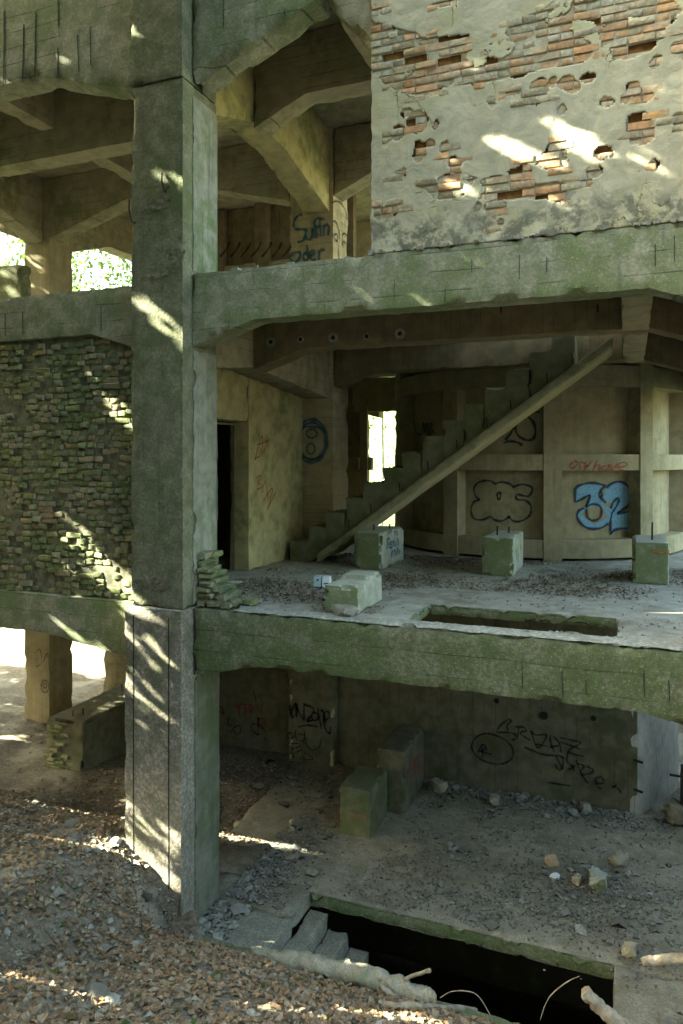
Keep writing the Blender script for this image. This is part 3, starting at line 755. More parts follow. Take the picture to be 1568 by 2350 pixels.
# reinforcement bars sticking out of the frame
def bar(pts, r, parent, mat='rust'):
    mb = MB(); tube(mb, pts, r, 6); return mb.obj('rebar', M[mat], parent)
for (a, b) in (((372, 398), (378, 440)), ((381, 440), (388, 428)), ((376, 440), (382, 441))):
    p = onY(*a, -.02); q = onY(*b, -.02); bar([p, (p + q) / 2 + (0, -.03, 0), q], .010, column_front)
bar([onY(300, 458, .0) + (-.02, 0, 0), onY(297, 480, -.06), onY(302, 508, -.05), onY(312, 512, -.02)], .012, column_front)
for (a, b) in (((1050, 690), (1050, 712)), ((1150, 700), (1150, 718)), ((1372, 700), (1372, 716))):
    bar([onY(*a, 2.04), onY(*b, 2.02)], .012, ruin)

for k in range(22):
    x = rng.uniform(-4.6, -1.0); y = rng.uniform(.75, 1.9) if k % 2 else rng.uniform(2.6, 4.6); L = rng.uniform(.12, .35)
    bar([(x, y, 7.846), (x + L * .3, y + L, 7.838)], rng.uniform(.012, .03), ruin)
# ---- weathering runs: dark shrinkage joints and pour lines as shallow grooves on the facade
def groove(px, Y, parent, w=.007):
    mb = MB(); pts = [onY(x, y, Y) for x, y in px]
    tube(mb, pts, w * .7, 5); mb.obj('joint', M['dark'], parent)
for k, pts in enumerate(([(55, 55), (52, 190)], [(82, 28), (80, 185)], [(10, 25), (8, 200)], [(133, 0), (134, 60)], [(133, 110), (133, 170)], [(207, 60), (208, 150)], [(178, 80), (181, 165)])):
    groove(pts, .176, FB['top_l'], .006)
for pts in ([(514, 0), (513, 65)], [(655, 20), (654, 60)]): groove(pts, .176, FB['top_r'], .006)
for pts in ([(1192, 585), (1192, 640)], [(1255, 590), (1255, 625)], [(1022, 660), (1022, 700)], [(905, 640), (905, 690)], [(1548, 540), (1548, 600)], [(1504, 560), (1504, 610)], [(1083, 595), (1083, 625)]): groove(pts, .176, FB['mid_r'], .005)
for pts in ([(1290, 1540), (1293, 1600)], [(1478, 1540), (1480, 1600)], [(1535, 1560), (1537, 1610)], [(1198, 1520), (1200, 1580)], [(1345, 1560), (1346, 1590)]): groove(pts, .176, FB['low_r'], .006)
for pts in ([(52, 715), (53, 765)], [(12, 720), (12, 770)], [(232, 700), (232, 760)]): groove(pts, .176, FB['mid_l'], .006)

# ------------------------------------------------------------------ silo
SC = (3.02, 8.67); SR = 2.95
silo = tag(empty('concrete_silo', (SC[0], SC[1], 0)), 'round board-marked concrete silo with ribs behind the staircase', 'silo')
def cyl(P, R0=0):
    # P: (angle deg, radius, z)
    a = np.radians(P[:, 0]); return np.stack([SC[0] + P[:, 1] * np.cos(a), SC[1] + P[:, 1] * np.sin(a), P[:, 2]], 1)
def arc(name, a0, a1, r0, r1, z0, z1, mat, st=4.0, seed=0, chip=.02, zs=.12):
    return MB().add(*rbox((a0, r0, z0), (a1, r1, z1), (st, .08, zs), .005, 0, warp=cyl, seed=seed)).obj(name, mat, silo)
PA = [-185, -149, -113.2, -76.8, -42, -6]
arc('shell', -200, 20, 2.45, 2.68, .0, 3.84, M['silo'], 4, 200)
for k, a in enumerate(PA):
    wv = 3.0
    arc('rib', a - wv, a + wv, 2.682, 2.97, .0, 3.84, M['silo'], 2.0, 210 + k)
for k in range(5):
    a0, a1 = PA[k] + 3.02, PA[k + 1] - 3.02
    arc('ring_band', a0, a1, 2.682, 2.95, 3.06, 3.42, M['silo'], 3.0, 220 + k)
    arc('ring_band', a0, a1, 2.682, 2.95, 1.58, 1.86, M['silo'], 3.0, 230 + k)
    arc('ring_band', a0, a1, 2.682, 2.95, .05, .37, M['silo'], 3.0, 240 + k)

def cards(pts, nrm_jit, size, fold=.25, lift=.0):
    """leaf-like folded rhombs, two faces each"""
    n = len(pts); V = np.zeros((n, 4, 3)); 
    a = rng.uniform(0, 2 * np.pi, n); s = size * rng.uniform(.55, 1.25, n); w = s * rng.uniform(.45, .75, n)
    nz = np.stack([rng.normal(0, nrm_jit, n), rng.normal(0, nrm_jit, n), np.ones(n)], 1); nz /= np.linalg.norm(nz, axis=1)[:, None]
    t = np.stack([np.cos(a), np.sin(a), np.zeros(n)], 1); t -= nz * (t * nz).sum(1)[:, None]; t /= np.linalg.norm(t, axis=1)[:, None]
    b = np.cross(nz, t); f = (fold * w)[:, None] * nz
    V[:, 0] = pts - t * s[:, None] / 2; V[:, 2] = pts + t * s[:, None] / 2
    V[:, 1] = pts + b * w[:, None] / 2 + f; V[:, 3] = pts - b * w[:, None] / 2 + f
    V = V.reshape(-1, 3); k = np.arange(n) * 4
    F = np.concatenate([np.stack([k, k+1, k+2], 1), np.stack([k, k+2, k+3], 1)])
    return V, F
def pebbles(pts, size):
    n = len(pts)
    base = np.array([(1,0,0),(-1,0,0),(0,1,0),(0,-1,0),(0,0,.75),(0,0,-.75),(.62,.62,.4),(-.62,-.62,.4),(.62,-.62,-.3),(-.62,.62,.35)], float)
    from mathutils import geometry
    F0 = [[4,0,6],[4,6,2],[4,2,9],[4,9,1],[4,1,7],[4,7,3],[4,3,0],[5,8,0],[5,0,2],[0,2,6] ,[5,2,1],[2,9,1],[5,1,3],[1,7,3],[5,3,8],[8,3,0]]
    s = size * rng.lognormal(0, .45, n)
    R = rng.uniform(0, 2 * np.pi, n); c, sn = np.cos(R), np.sin(R)
    B = base[None] * (1 + rng.normal(0, .18, (n, 10, 3)))
    B = B * (s[:, None, None] * rng.uniform(.6, 1.3, (n, 1, 3)))
    X = B[..., 0] * c[:, None] - B[..., 1] * sn[:, None]; Y = B[..., 0] * sn[:, None] + B[..., 1] * c[:, None]
    V = np.stack([X, Y, B[..., 2]], -1) + pts[:, None, :]
    F = (np.array(F0)[None] + (np.arange(n) * 10)[:, None, None]).reshape(-1, 3)
    return V.reshape(-1, 3), F
# ------------------------------------------------------------------ staircase
stairs = tag(empty('concrete_staircase', (-.6, 4.5, 0)), 'mossy straight concrete staircase rising to the right without railing', 'staircase')
sl_ = .7245
def soff(x): return .059 + sl_ * (x - .06)
NST = 14; SX, SZ, TR, RI = -.58, .362, .339, .2551
for k in range(NST):
    x0 = SX + TR * k; zt = SZ + RI * k
    def wp(P, x0=x0, zt=zt):
        P = P.copy(); zb = np.maximum(0, soff(P[:, 0]) + .12); zb = np.minimum(zb, zt - .05)
        P[:, 2] = zb + (zt - zb) * P[:, 2]; return P
    x1 = x0 + TR - .001
    box('step', (x0, 4.17, 0), (x1, 4.97, 1), M['stair'], stairs, step=(.06, .1, .08), amp=.007, chip=.03, bev=.0002, warp=wp, seed=260 + k)
def wstr(P):
    P = P.copy(); s0 = soff(P[:, 0]); P[:, 2] = np.maximum(0, s0) + (np.maximum(.06, s0 + .17) - np.maximum(0, s0)) * P[:, 2]; return P
box('stringer', (-.05, 4.09, 0), (4.70, 4.168, 1), M['block2'], stairs, step=(.08, .04, .2), amp=.006, chip=.03, warp=wstr, seed=290)
def wsof(P):
    P = P.copy(); s0 = soff(P[:, 0]); P[:, 2] = np.maximum(0, s0 + .005) + (.115 + np.maximum(0, s0) - np.maximum(0, s0 + .005)) * P[:, 2]; return P
box('soffit', (.1, 4.17, 0), (4.70, 4.97, 1), M['silo'], stairs, step=(.1, .1, .2), amp=.006, chip=.02, warp=wsof, seed=291)
tp = []
for k in range(NST):
    for q in range(26 if 3 <= k <= 8 else 8): tp.append((SX + TR * k + rng.uniform(.02, .32), rng.uniform(4.2, 4.9), SZ + RI * k + .004))
V, F = pebbles(np.array(tp), .016)
tag(link('stair_rubble', mesh('stair_rubble', V, F, False), M['litter_dark'], stairs), kind='stuff')
for k in range(9):
    x = .5 + k * .46 + rng.uniform(-.05, .05); zz = soff(x) + .19
    mb = MB(); tube(mb, [(x, 4.165, zz + .02), (x - .01, 4.150, zz + .17)], .009, 5); mb.obj('rail_stub', M['rust'], stairs)

# ------------------------------------------------------------------ concrete blocks
def block(lo, hi, label, bolts=(), mat='block', chip=.03, seed=0, warp=None, parts=()):
    t = tag(empty('concrete_plinth', ((lo[0]+hi[0])/2, (lo[1]+hi[1])/2, lo[2])), label, 'plinth', 'machine plinths on the floors')
    box('body', lo, hi, M[mat], t, step=.05, amp=.007, chip=chip * 1.7, seed=seed, warp=warp)
    for (bx, by, h) in bolts:
        mb = MB(); tube(mb, [(bx, by, hi[2] - .02), (bx + .004, by, hi[2] + h)], .013, 6); mb.obj('anchor_bolt', M['rust'], t)
    return t
P1 = block((.76, 3.75, 0), (1.24, 5.0, .59), 'concrete plinth with blue tags standing under the staircase', ((.95, 4.2, .1), (1.1, 4.6, .08)), seed=301)
P2 = block((2.82, 3.85, 0), (3.30, 5.0, .59), 'sharp-edged plinth with green front in front of the outlined tag', ((3.0, 4.2, .14), (3.12, 4.6, .1)), seed=302)
P3 = block((4.97, 3.93, 0), (5.45, 4.98, .60), 'green plinth with an orange brick let into its corner, by the right edge', ((5.24, 4.25, .26),), seed=303)
P4 = block((1.60, .52, 0), (2.02, 1.42, .37), 'low crumbling plinth at the floor edge beside the opening', (), chip=.035, seed=304,
           warp=lambda P: np.where(((P[:, 2] > .3) & (P[:, 1] < 1.0))[:, None], P - (0, 0, .05), P))
brk = MB(); V, F = brick_mesh(.235, .07, .1, 5); brk.add(V + (5.33, 3.925, .47), F); brk.obj('brick', M['brick_core'], P3)
Q1 = block((.86, 2.86, -3.9), (1.36, 3.70, -3.14), 'low basement plinth with a hollow in its mossy front', (), 'stair', seed=305)
mb = MB().add(*rbox((.99, 2.845, -3.62), (1.30, 2.862, -3.46), .05, .006, .02)); mb.obj('brick', M['inner_v'], Q1)
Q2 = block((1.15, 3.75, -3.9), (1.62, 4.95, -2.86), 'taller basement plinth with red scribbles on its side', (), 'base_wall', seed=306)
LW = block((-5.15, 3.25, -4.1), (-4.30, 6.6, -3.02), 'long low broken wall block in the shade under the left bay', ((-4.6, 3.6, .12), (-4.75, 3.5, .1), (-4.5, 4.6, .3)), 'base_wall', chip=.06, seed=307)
mb = MB()
for k in range(26):
    V, F = brick_mesh(.2, .068, .18, k); mb.add(V * rng.uniform(.6, 1.1) + (-5.06 + rng.uniform(0, .5), 3.19 + rng.uniform(-.03, .06), -4.05 + rng.uniform(.05, .95)), F)
mb.obj('broken_bricks', M['brick_moss'], LW); LW.children[-1]['kind'] = 'stuff'

# small cardboard box on the middle floor
bx = tag(empty('cardboard_box', (.95, 2.0, .0)), 'small white and pale blue cardboard box lying on the dusty floor', 'box')
a = math.radians(14)
def rotw(P):
    Q = P - (.95, 2.0, 0); c, s = math.cos(a), math.sin(a)
    return np.stack([Q[:, 0] * c - Q[:, 1] * s + .95, Q[:, 0] * s + Q[:, 1] * c + 2.0, Q[:, 2] + .012], 1)
MB().add(*rbox((.83, 1.9, 0), (.95, 2.1, .15), .1, 0, .004, warp=rotw)).obj('body', M['card_blue'], bx)
MB().add(*rbox((.952, 1.895, -.004), (1.07, 2.1, .145), .1, 0, .004, warp=rotw)).obj('flap', M['card_white'], bx)
MB().add(*rbox((.885, 1.896, .09), (.912, 1.899, .12), .1, 0, 0, warp=rotw)).obj('print_mark', M['card_red'], bx)
MB().add(*rbox((.985, 1.890, .055), (1.045, 1.894, .066), .1, 0, 0, warp=rotw)).obj('print_line', M['black'], bx)

# ------------------------------------------------------------------ writing and drawings sprayed on the walls
def spline(pts, n=7):
    pts = [np.array(p, float) for p in pts]
    if len(pts) < 3:
        return [pts[0] + (pts[1] - pts[0]) * t for t in np.linspace(0, 1, 5)]
    out = []
    closed = np.allclose(pts[0], pts[-1])
    for i in range(len(pts) - 1):
        p0 = pts[i-1] if i > 0 else (pts[-2] if closed else pts[0]); p1 = pts[i]; p2 = pts[i+1]
        p3 = pts[i+2] if i + 2 < len(pts) else (pts[1] if closed else pts[-1])
        for t in np.linspace(0, 1, n, endpoint=False):
            out.append(.5 * ((2*p1) + (-p0+p2)*t + (2*p0-5*p1+4*p2-p3)*t*t + (-p0+3*p1-3*p2+p3)*t**3))
    out.append(pts[-1]); return out
class Spray:
    def __init__(s): s.V = []; s.F = []; s.UV = []; s.k = 0
    def stroke(s, px, place, w, nrm, smooth=True):
        """px in photo pixels, place maps a pixel onto the wall, w in metres"""
        c = [np.array(place(*p)) for p in (spline(px) if smooth else px)]
        n = len(c); b = len(s.V)
        for i, p in enumerate(c):
            N = np.array(nrm(p) if callable(nrm) else nrm, float); N /= np.linalg.norm(N)
            t = c[min(i+1, n-1)] - c[max(i-1, 0)]; t = t / max(np.linalg.norm(t), 1e-9)
            sd = np.cross(N, t); sd /= max(np.linalg.norm(sd), 1e-9)
            q = p + N * (.006 + .00035 * s.k + .00002 * i)
            ww = w * (1.2 + .35 * math.sin(i * .55 + s.k * 1.7)) / 2
            s.V += [q - sd * ww, q + sd * ww]; s.UV += [(i, 0), (i, 1)]
        for i in range(n - 1): s.F.append([b + 2*i, b + 2*i + 1, b + 2*i + 3, b + 2*i + 2])
        s.k += 1; return s
    def fill(s, px, place, nrm):
        c = [np.array(place(*p)) for p in spline(px)][:-1]; b = len(s.V)
        for p in c:
            N = np.array(nrm(p) if callable(nrm) else nrm, float); N /= np.linalg.norm(N)
            s.V.append(p + N * .004); s.UV.append((0, .5))
        s.F.append(list(range(b, b + len(c)))); return s
    def obj(s, mat, parent, name='graffiti'):
        me = bpy.data.meshes.new(name); me.from_pydata([tuple(v) for v in s.V], [], s.F)
        uv = me.uv_layers.new(name='UVMap')
        for l in me.loops: uv.data[l.index].uv = s.UV[l.vertex_index]
        return link(name, me, mat, parent)
def crop(x0, y0, sc):                       # enlarged-crop pixel -> photo pixel
    return lambda px: [((x0 + x / sc) / 1.0893, (y0 + y / sc) / 1.0893) for x, y in px]
NY = (0, -1, 0)
# upper inner column
c = crop(680, 500, 7.127); pl_ = lambda x, y: onY(x, y, 4.992)
g = Spray()
for st in ([(545,270),(500,265),(430,320),(395,400),(395,470),(430,520),(520,525),(600,540),(600,620),(560,720),(460,755)],
           [(620,520),(600,620),(620,690),(680,700),(720,640),(730,500)], [(730,500),(725,690)],
           [(800,690),(790,560),(760,420),(780,350),(850,330),(950,345)], [(740,490),(830,480),(860,470)],
           [(870,650),(870,520),(850,400),(880,345)], [(930,640),(925,450)], [(930,480),(990,440),(1020,500),(1005,640)],
           [(520,940),(420,935),(340,990),(340,1080),(400,1110),(480,1060),(520,950)],
           [(650,1060),(590,1075),(560,1010),(600,950),(640,960)], [(625,800),(640,930),(650,1060)],
           [(700,1000),(760,960),(740,910),(690,930),(690,1030),(740,1070),(790,1060)], [(840,1070),(845,960),(850,900)], [(845,940),(880,890),(955,895)]):
    g.stroke(c(st), pl_, .068, NY)
g.obj(M['p_teal'], C2)
g = Spray(); px_ = lambda x, y: onX(x, y, -.09)
for st in ([(1060,60),(1130,20),(1220,50),(1300,180),(1345,360)], [(1070,400),(1110,370),(1160,430),(1200,560),(1200,740)], [(1065,400),(1070,600),(1120,700),(1170,750)],
           [(1100,640),(1140,600),(1170,660),(1150,740)], [(1250,640),(1285,590),(1335,640)], [(1255,830),(1270,740),(1310,780)], [(1250,640),(1245,760),(1270,850)], [(1190,740),(1185,1040)]):
    g.stroke(c(st), px_, .04, (1, 0, 0))
g.obj(M['p_black'], C2)
# hatched rail on the upper back wall
g = Spray(); pr = lambda x, y: onY(x, y, 8.005)
for k in range(7): g.stroke([(505 + k * 24, 590), (520 + k * 24, 572), (528 + k * 24, 556)], pr, .07, NY)
g.obj(M['p_black'], uw)
# round drawing on the inner column at mid level
g = Spray(); cx_, cy_ = 716, 1012
def ell(cx, cy, rx, ry, a0=0, a1=360, n=14): return [(cx + rx * math.cos(math.radians(t)), cy + ry * math.sin(math.radians(t))) for t in np.linspace(a0, a1, n)]
for (rx, ry) in ((36, 50), (31, 42)): g.stroke(ell(cx_, cy_, rx, ry), pl_, .07, NY)
for st in (ell(716, 995, 12, 10), ell(714, 1030, 9, 12), [(690, 990), (700, 980), (735, 982), (745, 995)], [(690, 1045), (716, 1056), (742, 1045)]): g.stroke(st, pl_, .05, NY)
g.obj(M['p_sky'], C2)
# red scrawls on the yellow wall
g = Spray(); pxw = lambda x, y: onX(x, y, -.692); c5 = crop(500, 750, 2.7655)
for st in ([(380,1110),(400,1010),(430,940),(425,1080)], [(395,1000),(430,990),(480,965)], [(430,1060),(470,980)], [(375,1100),(410,1080)],
           [(390,1230),(420,1210),(400,1260),(430,1290),(390,1310)], [(430,1330),(450,1250),(470,1380)], [(440,1380),(500,1300),(470,1440)], [(460,1450),(520,1330)]):
    g.stroke(c5(st), pxw, .03, (1, 0, 0))
g.obj(M['p_red'], wall_y)
# tag on the plinth under the stair
g = Spray(); pp1 = lambda x, y: onX(x, y, 1.252); c6 = crop(860, 1300, 3.2667)
for st in ([(375,150),(350,160),(360,190),(345,240)], [(375,180),(370,225),(395,220)], [(372,180),(398,175)], [(372,200),(392,198)], [(400,220),(405,165),(415,215),(420,165)], [(425,215),(435,150),(445,210)],
           [(385,130),(380,100),(390,90)], [(410,130),(415,90),(430,120),(435,80)], [(385,305),(390,245)], [(385,280),(400,240)], [(405,300),(410,240),(420,290)], [(425,290),(430,230),(440,240),(430,260)], [(440,280),(455,240)]):
    g.stroke(c6(st), pp1, .045, (1, 0, 0))
g.obj(M['p_sky'], P1)
# silo: panels and band
def ncyl(p): return (p[0] - SC[0], p[1] - SC[1], 0)
psh = lambda x, y: onCyl(x, y, SC, 2.683); pbd = lambda x, y: onCyl(x, y, SC, 2.953)
c7 = crop(1130, 1150, 2.7128)
g = Spray()
g.fill(c7([(835,190),(880,165),(960,155),(1035,170),(1010,215),(1005,250),(1045,290),(1010,300),(1075,330),(1070,400),(1020,455),(940,465),(880,430),(850,380),(870,330),(910,315),(925,270),(930,235),(880,265),(840,290),(835,190)]), psh, ncyl)
g.fill(c7([(1045,190),(1090,155),(1150,150),(1195,185),(1205,250),(1190,310),(1140,340),(1130,365),(1200,350),(1200,470),(1130,470),(1075,505),(1080,420),(1075,340),(1100,290),(1125,265),(1090,280),(1045,290),(1030,240),(1045,190)]), psh, ncyl)
g.obj(M['p_blue'], silo)
g = Spray()
for st in ([(835,190),(880,165),(960,155),(1040,172)], [(835,190),(835,285)], [(838,285),(880,265),(935,238),(920,290),(905,315)], [(1040,172),(1005,210),(1000,245),(1045,292)], [(1005,215),(1020,240),(1000,250)],
           [(905,320),(950,300),(1000,310),(1015,350),(1000,395),(955,410),(920,385),(910,330)], [(900,325),(860,345),(850,385),(880,435),(940,465),(1010,460),(1060,430)],
           [(1045,190),(1090,155),(1150,150),(1195,185),(1205,250),(1190,310),(1140,345),(1125,360),(1195,350)], [(1075,330),(1090,290),(1120,260),(1132,270),(1115,310),(1090,350)],
           [(1085,350),(1075,420),(1075,508)], [(1078,500),(1110,470),(1190,462)], [(1200,355),(1200,460)]):
    g.stroke(c7(st), psh, .06, ncyl)
g.obj(M['p_navy'], silo)
g = Spray()
for st in ([(290,165),(270,145),(220,140),(170,160),(150,200),(165,250),(190,270),(150,285),(130,340),(150,395),(210,405),(265,380)],
           [(290,165),(330,150),(390,160),(415,185)], [(265,385),(300,410),(350,410),(395,380)], [(310,225),(330,225),(325,260),(312,265),(310,225)],
           [(415,185),(470,165),(535,180),(545,205),(520,245),(470,238),(440,235),(440,265),(500,275),(535,310),(530,370),(480,410),(420,415),(385,380)]):
    g.stroke(c7(st), psh, .05, ncyl)
for q in ((705, 105), (695, 150), (705, 190)): g.stroke([(c7([(q[0] - 9, q[1])])[0]), (c7([(q[0] + 9, q[1])])[0])], pbd, .06, ncyl)
g.obj(M['p_navy'], silo)
g = Spray()
for st in ([(820,15),(795,40),(820,55),(855,20),(825,5)], [(865,60),(870,15),(900,25),(895,55)], [(905,10),(910,45),(945,10)], [(925,35),(890,75)],
           [(985,0),(955,75)], [(965,45),(1000,30),(1000,75)], [(1060,35),(1025,45),(1025,70),(1055,60),(1065,30),(1065,70)], [(1080,30),(1090,70),(1120,25)], [(1130,50),(1185,35),(1170,15),(1135,25),(1130,60),(1160,68)]):
    g.stroke(c7(st), pbd, .034, ncyl)
g.obj(M['p_red'], silo)
c8 = crop(1100, 960, 4.9)
g = Spray()
for st in ([(1050,420),(960,430),(925,520),(950,620),(1040,680),(1130,680),(1170,600),(1150,480),(1080,400)], [(905,480),(880,580),(800,690)], [(780,720),(870,700),(950,715),(1010,750)], [(1090,370),(1150,340),(1220,350)]):
    g.stroke(c8(st), psh, .06, ncyl)
c9 = crop(950, 700, 2.0686)
for st in ([(160,820),(175,735),(190,800)], [(200,740),(198,800),(215,795)], [(222,800),(228,740),(236,790),(245,738),(250,800)], [(258,745),(256,800),(275,780),(262,768),(272,748),(258,745)]):
    g.stroke(c9(st), psh, .045, ncyl)
g.obj(M['p_navy'], silo)
# basement
g = Spray(); cA = crop(1160, 1770, 3.5636); pb_ = lambda x, y: onY(x, y, 5.128)
for st in ([(430,120),(400,100),(340,140),(295,210),(380,215),(450,230),(475,265),(430,285)], [(420,115),(385,160),(395,200)], [(480,245),(490,165)], [(455,165),(530,170),(555,200),(500,225),(590,285)],
           [(595,200),(640,240),(735,240),(680,345),(640,330),(600,205)], [(640,320),(750,340)], [(775,240),(770,290),(805,390)], [(795,250),(850,310),(865,390)], [(765,345),(850,335)],
           [(860,260),(960,285),(1040,310),(930,385),(1070,430)], [(860,300),(1000,350),(1035,368)], [(540,345),(640,390),(730,415),(830,420),(890,440)],
           [(820,430),(860,500),(880,545)], [(885,440),(880,520),(850,550),(810,500)], [(925,390),(920,470),(960,510),(985,520),(930,545)], [(970,510),(980,560)], [(1000,460),(1040,570),(1105,670)],
           [(1005,490),(1070,515),(1040,560),(1060,590),(1130,580),(1150,545),(1090,515)], [(1250,665),(1180,670),(1175,630),(1220,610),(1250,650)], [(1180,640),(1180,690),(1230,720)], [(1320,690),(1380,720),(1400,760)], [(1330,710),(1360,680)],
           [(210,225),(110,260),(70,340),(110,420),(210,480),(340,495),(430,440),(430,350),(350,270),(210,225)], [(130,390),(165,320),(200,360),(150,380),(210,400),(250,410)], [(165,320),(170,440)], [(750,660),(850,675),(950,690)]):
    g.stroke(cA(st), pb_, .04, NY)
g.obj(M['p_black'], bw)
plb = lambda x, y: onY(x, y, 4.978)
g = Spray(); cB = crop(540, 1700, 4.3556)
for st in ([(800,270),(840,420)], [(810,380),(870,250),(880,400)], [(870,260),(940,420)], [(960,250),(960,440)], [(960,260),(1070,320),(1000,440),(1050,440)], [(1060,440),(1050,370),(1100,360),(1110,420),(1060,440)], [(1110,300),(1150,530)], [(1140,340),(1170,330),(1180,420)],
           [(1180,440),(1240,400),(1220,340),(1180,370),(1190,520),(1240,580),(1250,500)], [(900,510),(1000,490),(1110,505)]):
    g.stroke(cB(st), plb, .05, NY)
for st in ([(850,620),(790,630),(780,590),(830,570),(850,610),(800,680),(900,690)], [(870,540),(880,640),(950,660),(970,600),(900,590)], [(970,560),(960,700)], [(830,720),(850,840),(820,760),(920,720)], [(860,800),(940,760),(930,860)], [(960,900),(970,790),(1060,860),(960,860)],
           [(1000,620),(980,680),(1050,760),(1130,720),(1150,620)], [(980,900),(1160,960),(1060,980)], [(1000,980),(1270,1020)]):
    g.stroke(cB(st), plb, .026, NY)
g.obj(M['p_black'], C2)
g = Spray(); pbl = lambda x, y: onY(x, y, 5.34)
for st in ([(220,290),(300,260),(400,280)], [(250,280),(260,400)], [(310,270),(330,340),(300,350)], [(370,270),(380,350),(420,300)], [(460,400),(470,500)], [(465,420),(520,420),(540,480),(480,490)]):
    g.stroke(cB(st), pbl, .05, NY)
g.obj(M['p_red'], bl)
g = Spray()
for st in ([(55,280),(90,370),(50,340)], [(105,430),(150,400),(130,470),(180,500)], [(150,570),(210,510),(260,500),(270,560),(230,590),(190,540)], [(410,120),(440,230)], [(470,600),(390,540),(400,480),(470,490),(540,560),(540,660)], [(460,400),(465,600)]):
    g.stroke(cB(st), pbl, .028, NY)
g.obj(M['p_black'], bl)
g = Spray(); pq2 = lambda x, y: onX(x, y, 1.632)
for k in range(6): g.stroke([(936 + k * 5, 1795 - k * 4), (940 + k * 5, 1745 - k * 4), (943 + k * 5, 1785 - k * 4)], pq2, .03, (1, 0, 0))
g.obj(M['p_red'], Q2)
g = Spray(); pcl = lambda x, y: onY(x, y, 4.992)
g.stroke(ell(104, 1575, 9, 14), pcl, .04, NY); g.stroke(ell(104, 1573, 4, 6), pcl, .03, NY)
g.stroke([(80, 1500), (92, 1490), (96, 1520), (84, 1530)], pcl, .03, NY); g.stroke([(100, 1520), (110, 1500), (114, 1540)], pcl, .03, NY)
g.obj(M['p_dim'], CL)

# ------------------------------------------------------------------ loose material on the ground
def stuff(name, V, F, mat, label, cat, smooth=False):
    o = link(name, mesh(name, V, F, smooth), M[mat]); return tag(o, label, cat, None, 'stuff')
def scatter_ground(n, box_, dens=None):
    X = rng.uniform(box_[0], box_[1], n); Y = rng.uniform(box_[2], box_[3], n)
    k = ~((X > -.02) & (Y > -.2)) & ~((X > -.82) & (X < .05) & (Y > -.08) & (Y < .82))
    if dens is not None: k &= rng.random(n) < dens(X, Y)
    X, Y = X[k], Y[k]; return np.stack([X, Y, gz(X, Y)], 1)
def d_leaf(X, Y):
    P = np.stack([X, Y, 0 * X], 1); return np.clip((fbm(P, 1.1, 4, 11) - .26) * 5.0 + .7 * np.exp(-((Y + .75) / .55) ** 2) * (X > -.3), .08, 1) * np.clip(fbm(P, 5, 3, 2) * 2.4 - .5, .2, 1) * np.where(Y > .3, .25, 1)
p = scatter_ground(105000, (-4.5, 6.5, -5, 3.5), d_leaf); p[:, 2] += rng.uniform(.004, .03, len(p))
V, F = cards(p, .35, .07, .22); stuff('leaf_litter', V, F, 'litter', 'brown dry leaves covering the slope in front', 'leaves')
p = scatter_ground(14000, (-8, 6.5, -5, 6), lambda X, Y: np.clip(1.05 - d_leaf(X, Y), .06, 1)); p[:, 2] += .002
V, F = pebbles(p, .011); stuff('gravel', V, F, 'gravel', 'grey limestone gravel mixed into the soil', 'gravel')
p = scatter_ground(1000, (-3.5, 3, -4, 1.5)); V, F = pebbles(p + (0, 0, .008), .026); stuff('gravel', V, F, 'gravel', 'coarser pale stones lying among the leaves', 'gravel')
p = scatter_ground(300, (-3.5, 5, -4.5, -.3)); V, F = cards(p + (0, 0, .03), .4, .075); stuff('green_leaves', V, F, 'foliage', 'few fresh green leaves on the litter', 'leaves')
# on the basement floor
def scatter_flat(n, x0, x1, y0, y1, z, thr=.5, sc=1.2, seed=0, amt=5):
    X = rng.uniform(x0, x1, n); Y = rng.uniform(y0, y1, n); P = np.stack([X, Y, 0 * X], 1)
    k = rng.random(n) < np.clip((fbm(P, sc, 4, seed) - thr) * amt, .04, 1)
    return np.stack([X[k], Y[k], np.full(k.sum(), z)], 1)
p = np.vstack([scatter_flat(20000, 0, 7, 1.4, 5.1, -3.845, .48, 1.1, 21), np.stack([rng.uniform(1.7, 5.0, 2500), 5.1 - np.abs(rng.normal(0, .25, 2500)), np.full(2500, -3.84)], 1), np.stack([rng.normal(4.6, .7, 1800), rng.normal(2.6, .5, 1800), np.full(1800, -3.84)], 1), scatter_flat(2500, 4.85, 7, -.2, 1.4, -3.845, .45, 1.1, 22),
    np.stack([.05 + np.abs(rng.normal(0, .35, 1500)), .85 + np.abs(rng.normal(0, .9, 1500)), np.full(1500, -3.84)], 1),
    np.stack([-.9 + rng.normal(.3, .8, 1500), 4.3 + rng.normal(0, .35, 1500), np.full(1500, -3.84)], 1)])
p = p[~((p[:, 0] > .84) & (p[:, 0] < 1.64) & (p[:, 1] > 2.84)) & (p[:, 1] < 5.1)]
V, F = pebbles(p, .013); stuff('rubble', V, F, 'gravel', 'fine crumbled concrete rubble on the basement floor', 'rubble')
pc = p[rng.random(len(p)) < .035]; V, F = pebbles(pc + (0, 0, .01), .038); stuff('rubble', V, F, 'gravel', 'coarse lumps of rubble strewn over the basement floor', 'rubble')
p = scatter_flat(9000, .3, 7, .9, 5.0, -3.84, .52, .8, 33); p = p[(p[:, 1] > 1.36) | (p[:, 0] > 4.85)]
V, F = cards(p + (0, 0, .012), .5, .045); stuff('leaf_litter', V, F, 'litter_dark', 'dark withered leaves drifted over the basement floor', 'leaves')
p = np.stack([rng.uniform(.04, .5, 260), rng.uniform(.03, .78, 260), np.full(260, -3.855)], 1); p = p[p[:, 0] < .1 + .5 * rng.random(len(p))]
V, F = pebbles(p, .036); stuff('rubble', V, F, 'gravel', 'heap of grey stones on the top pit step beside the column foot', 'rubble')
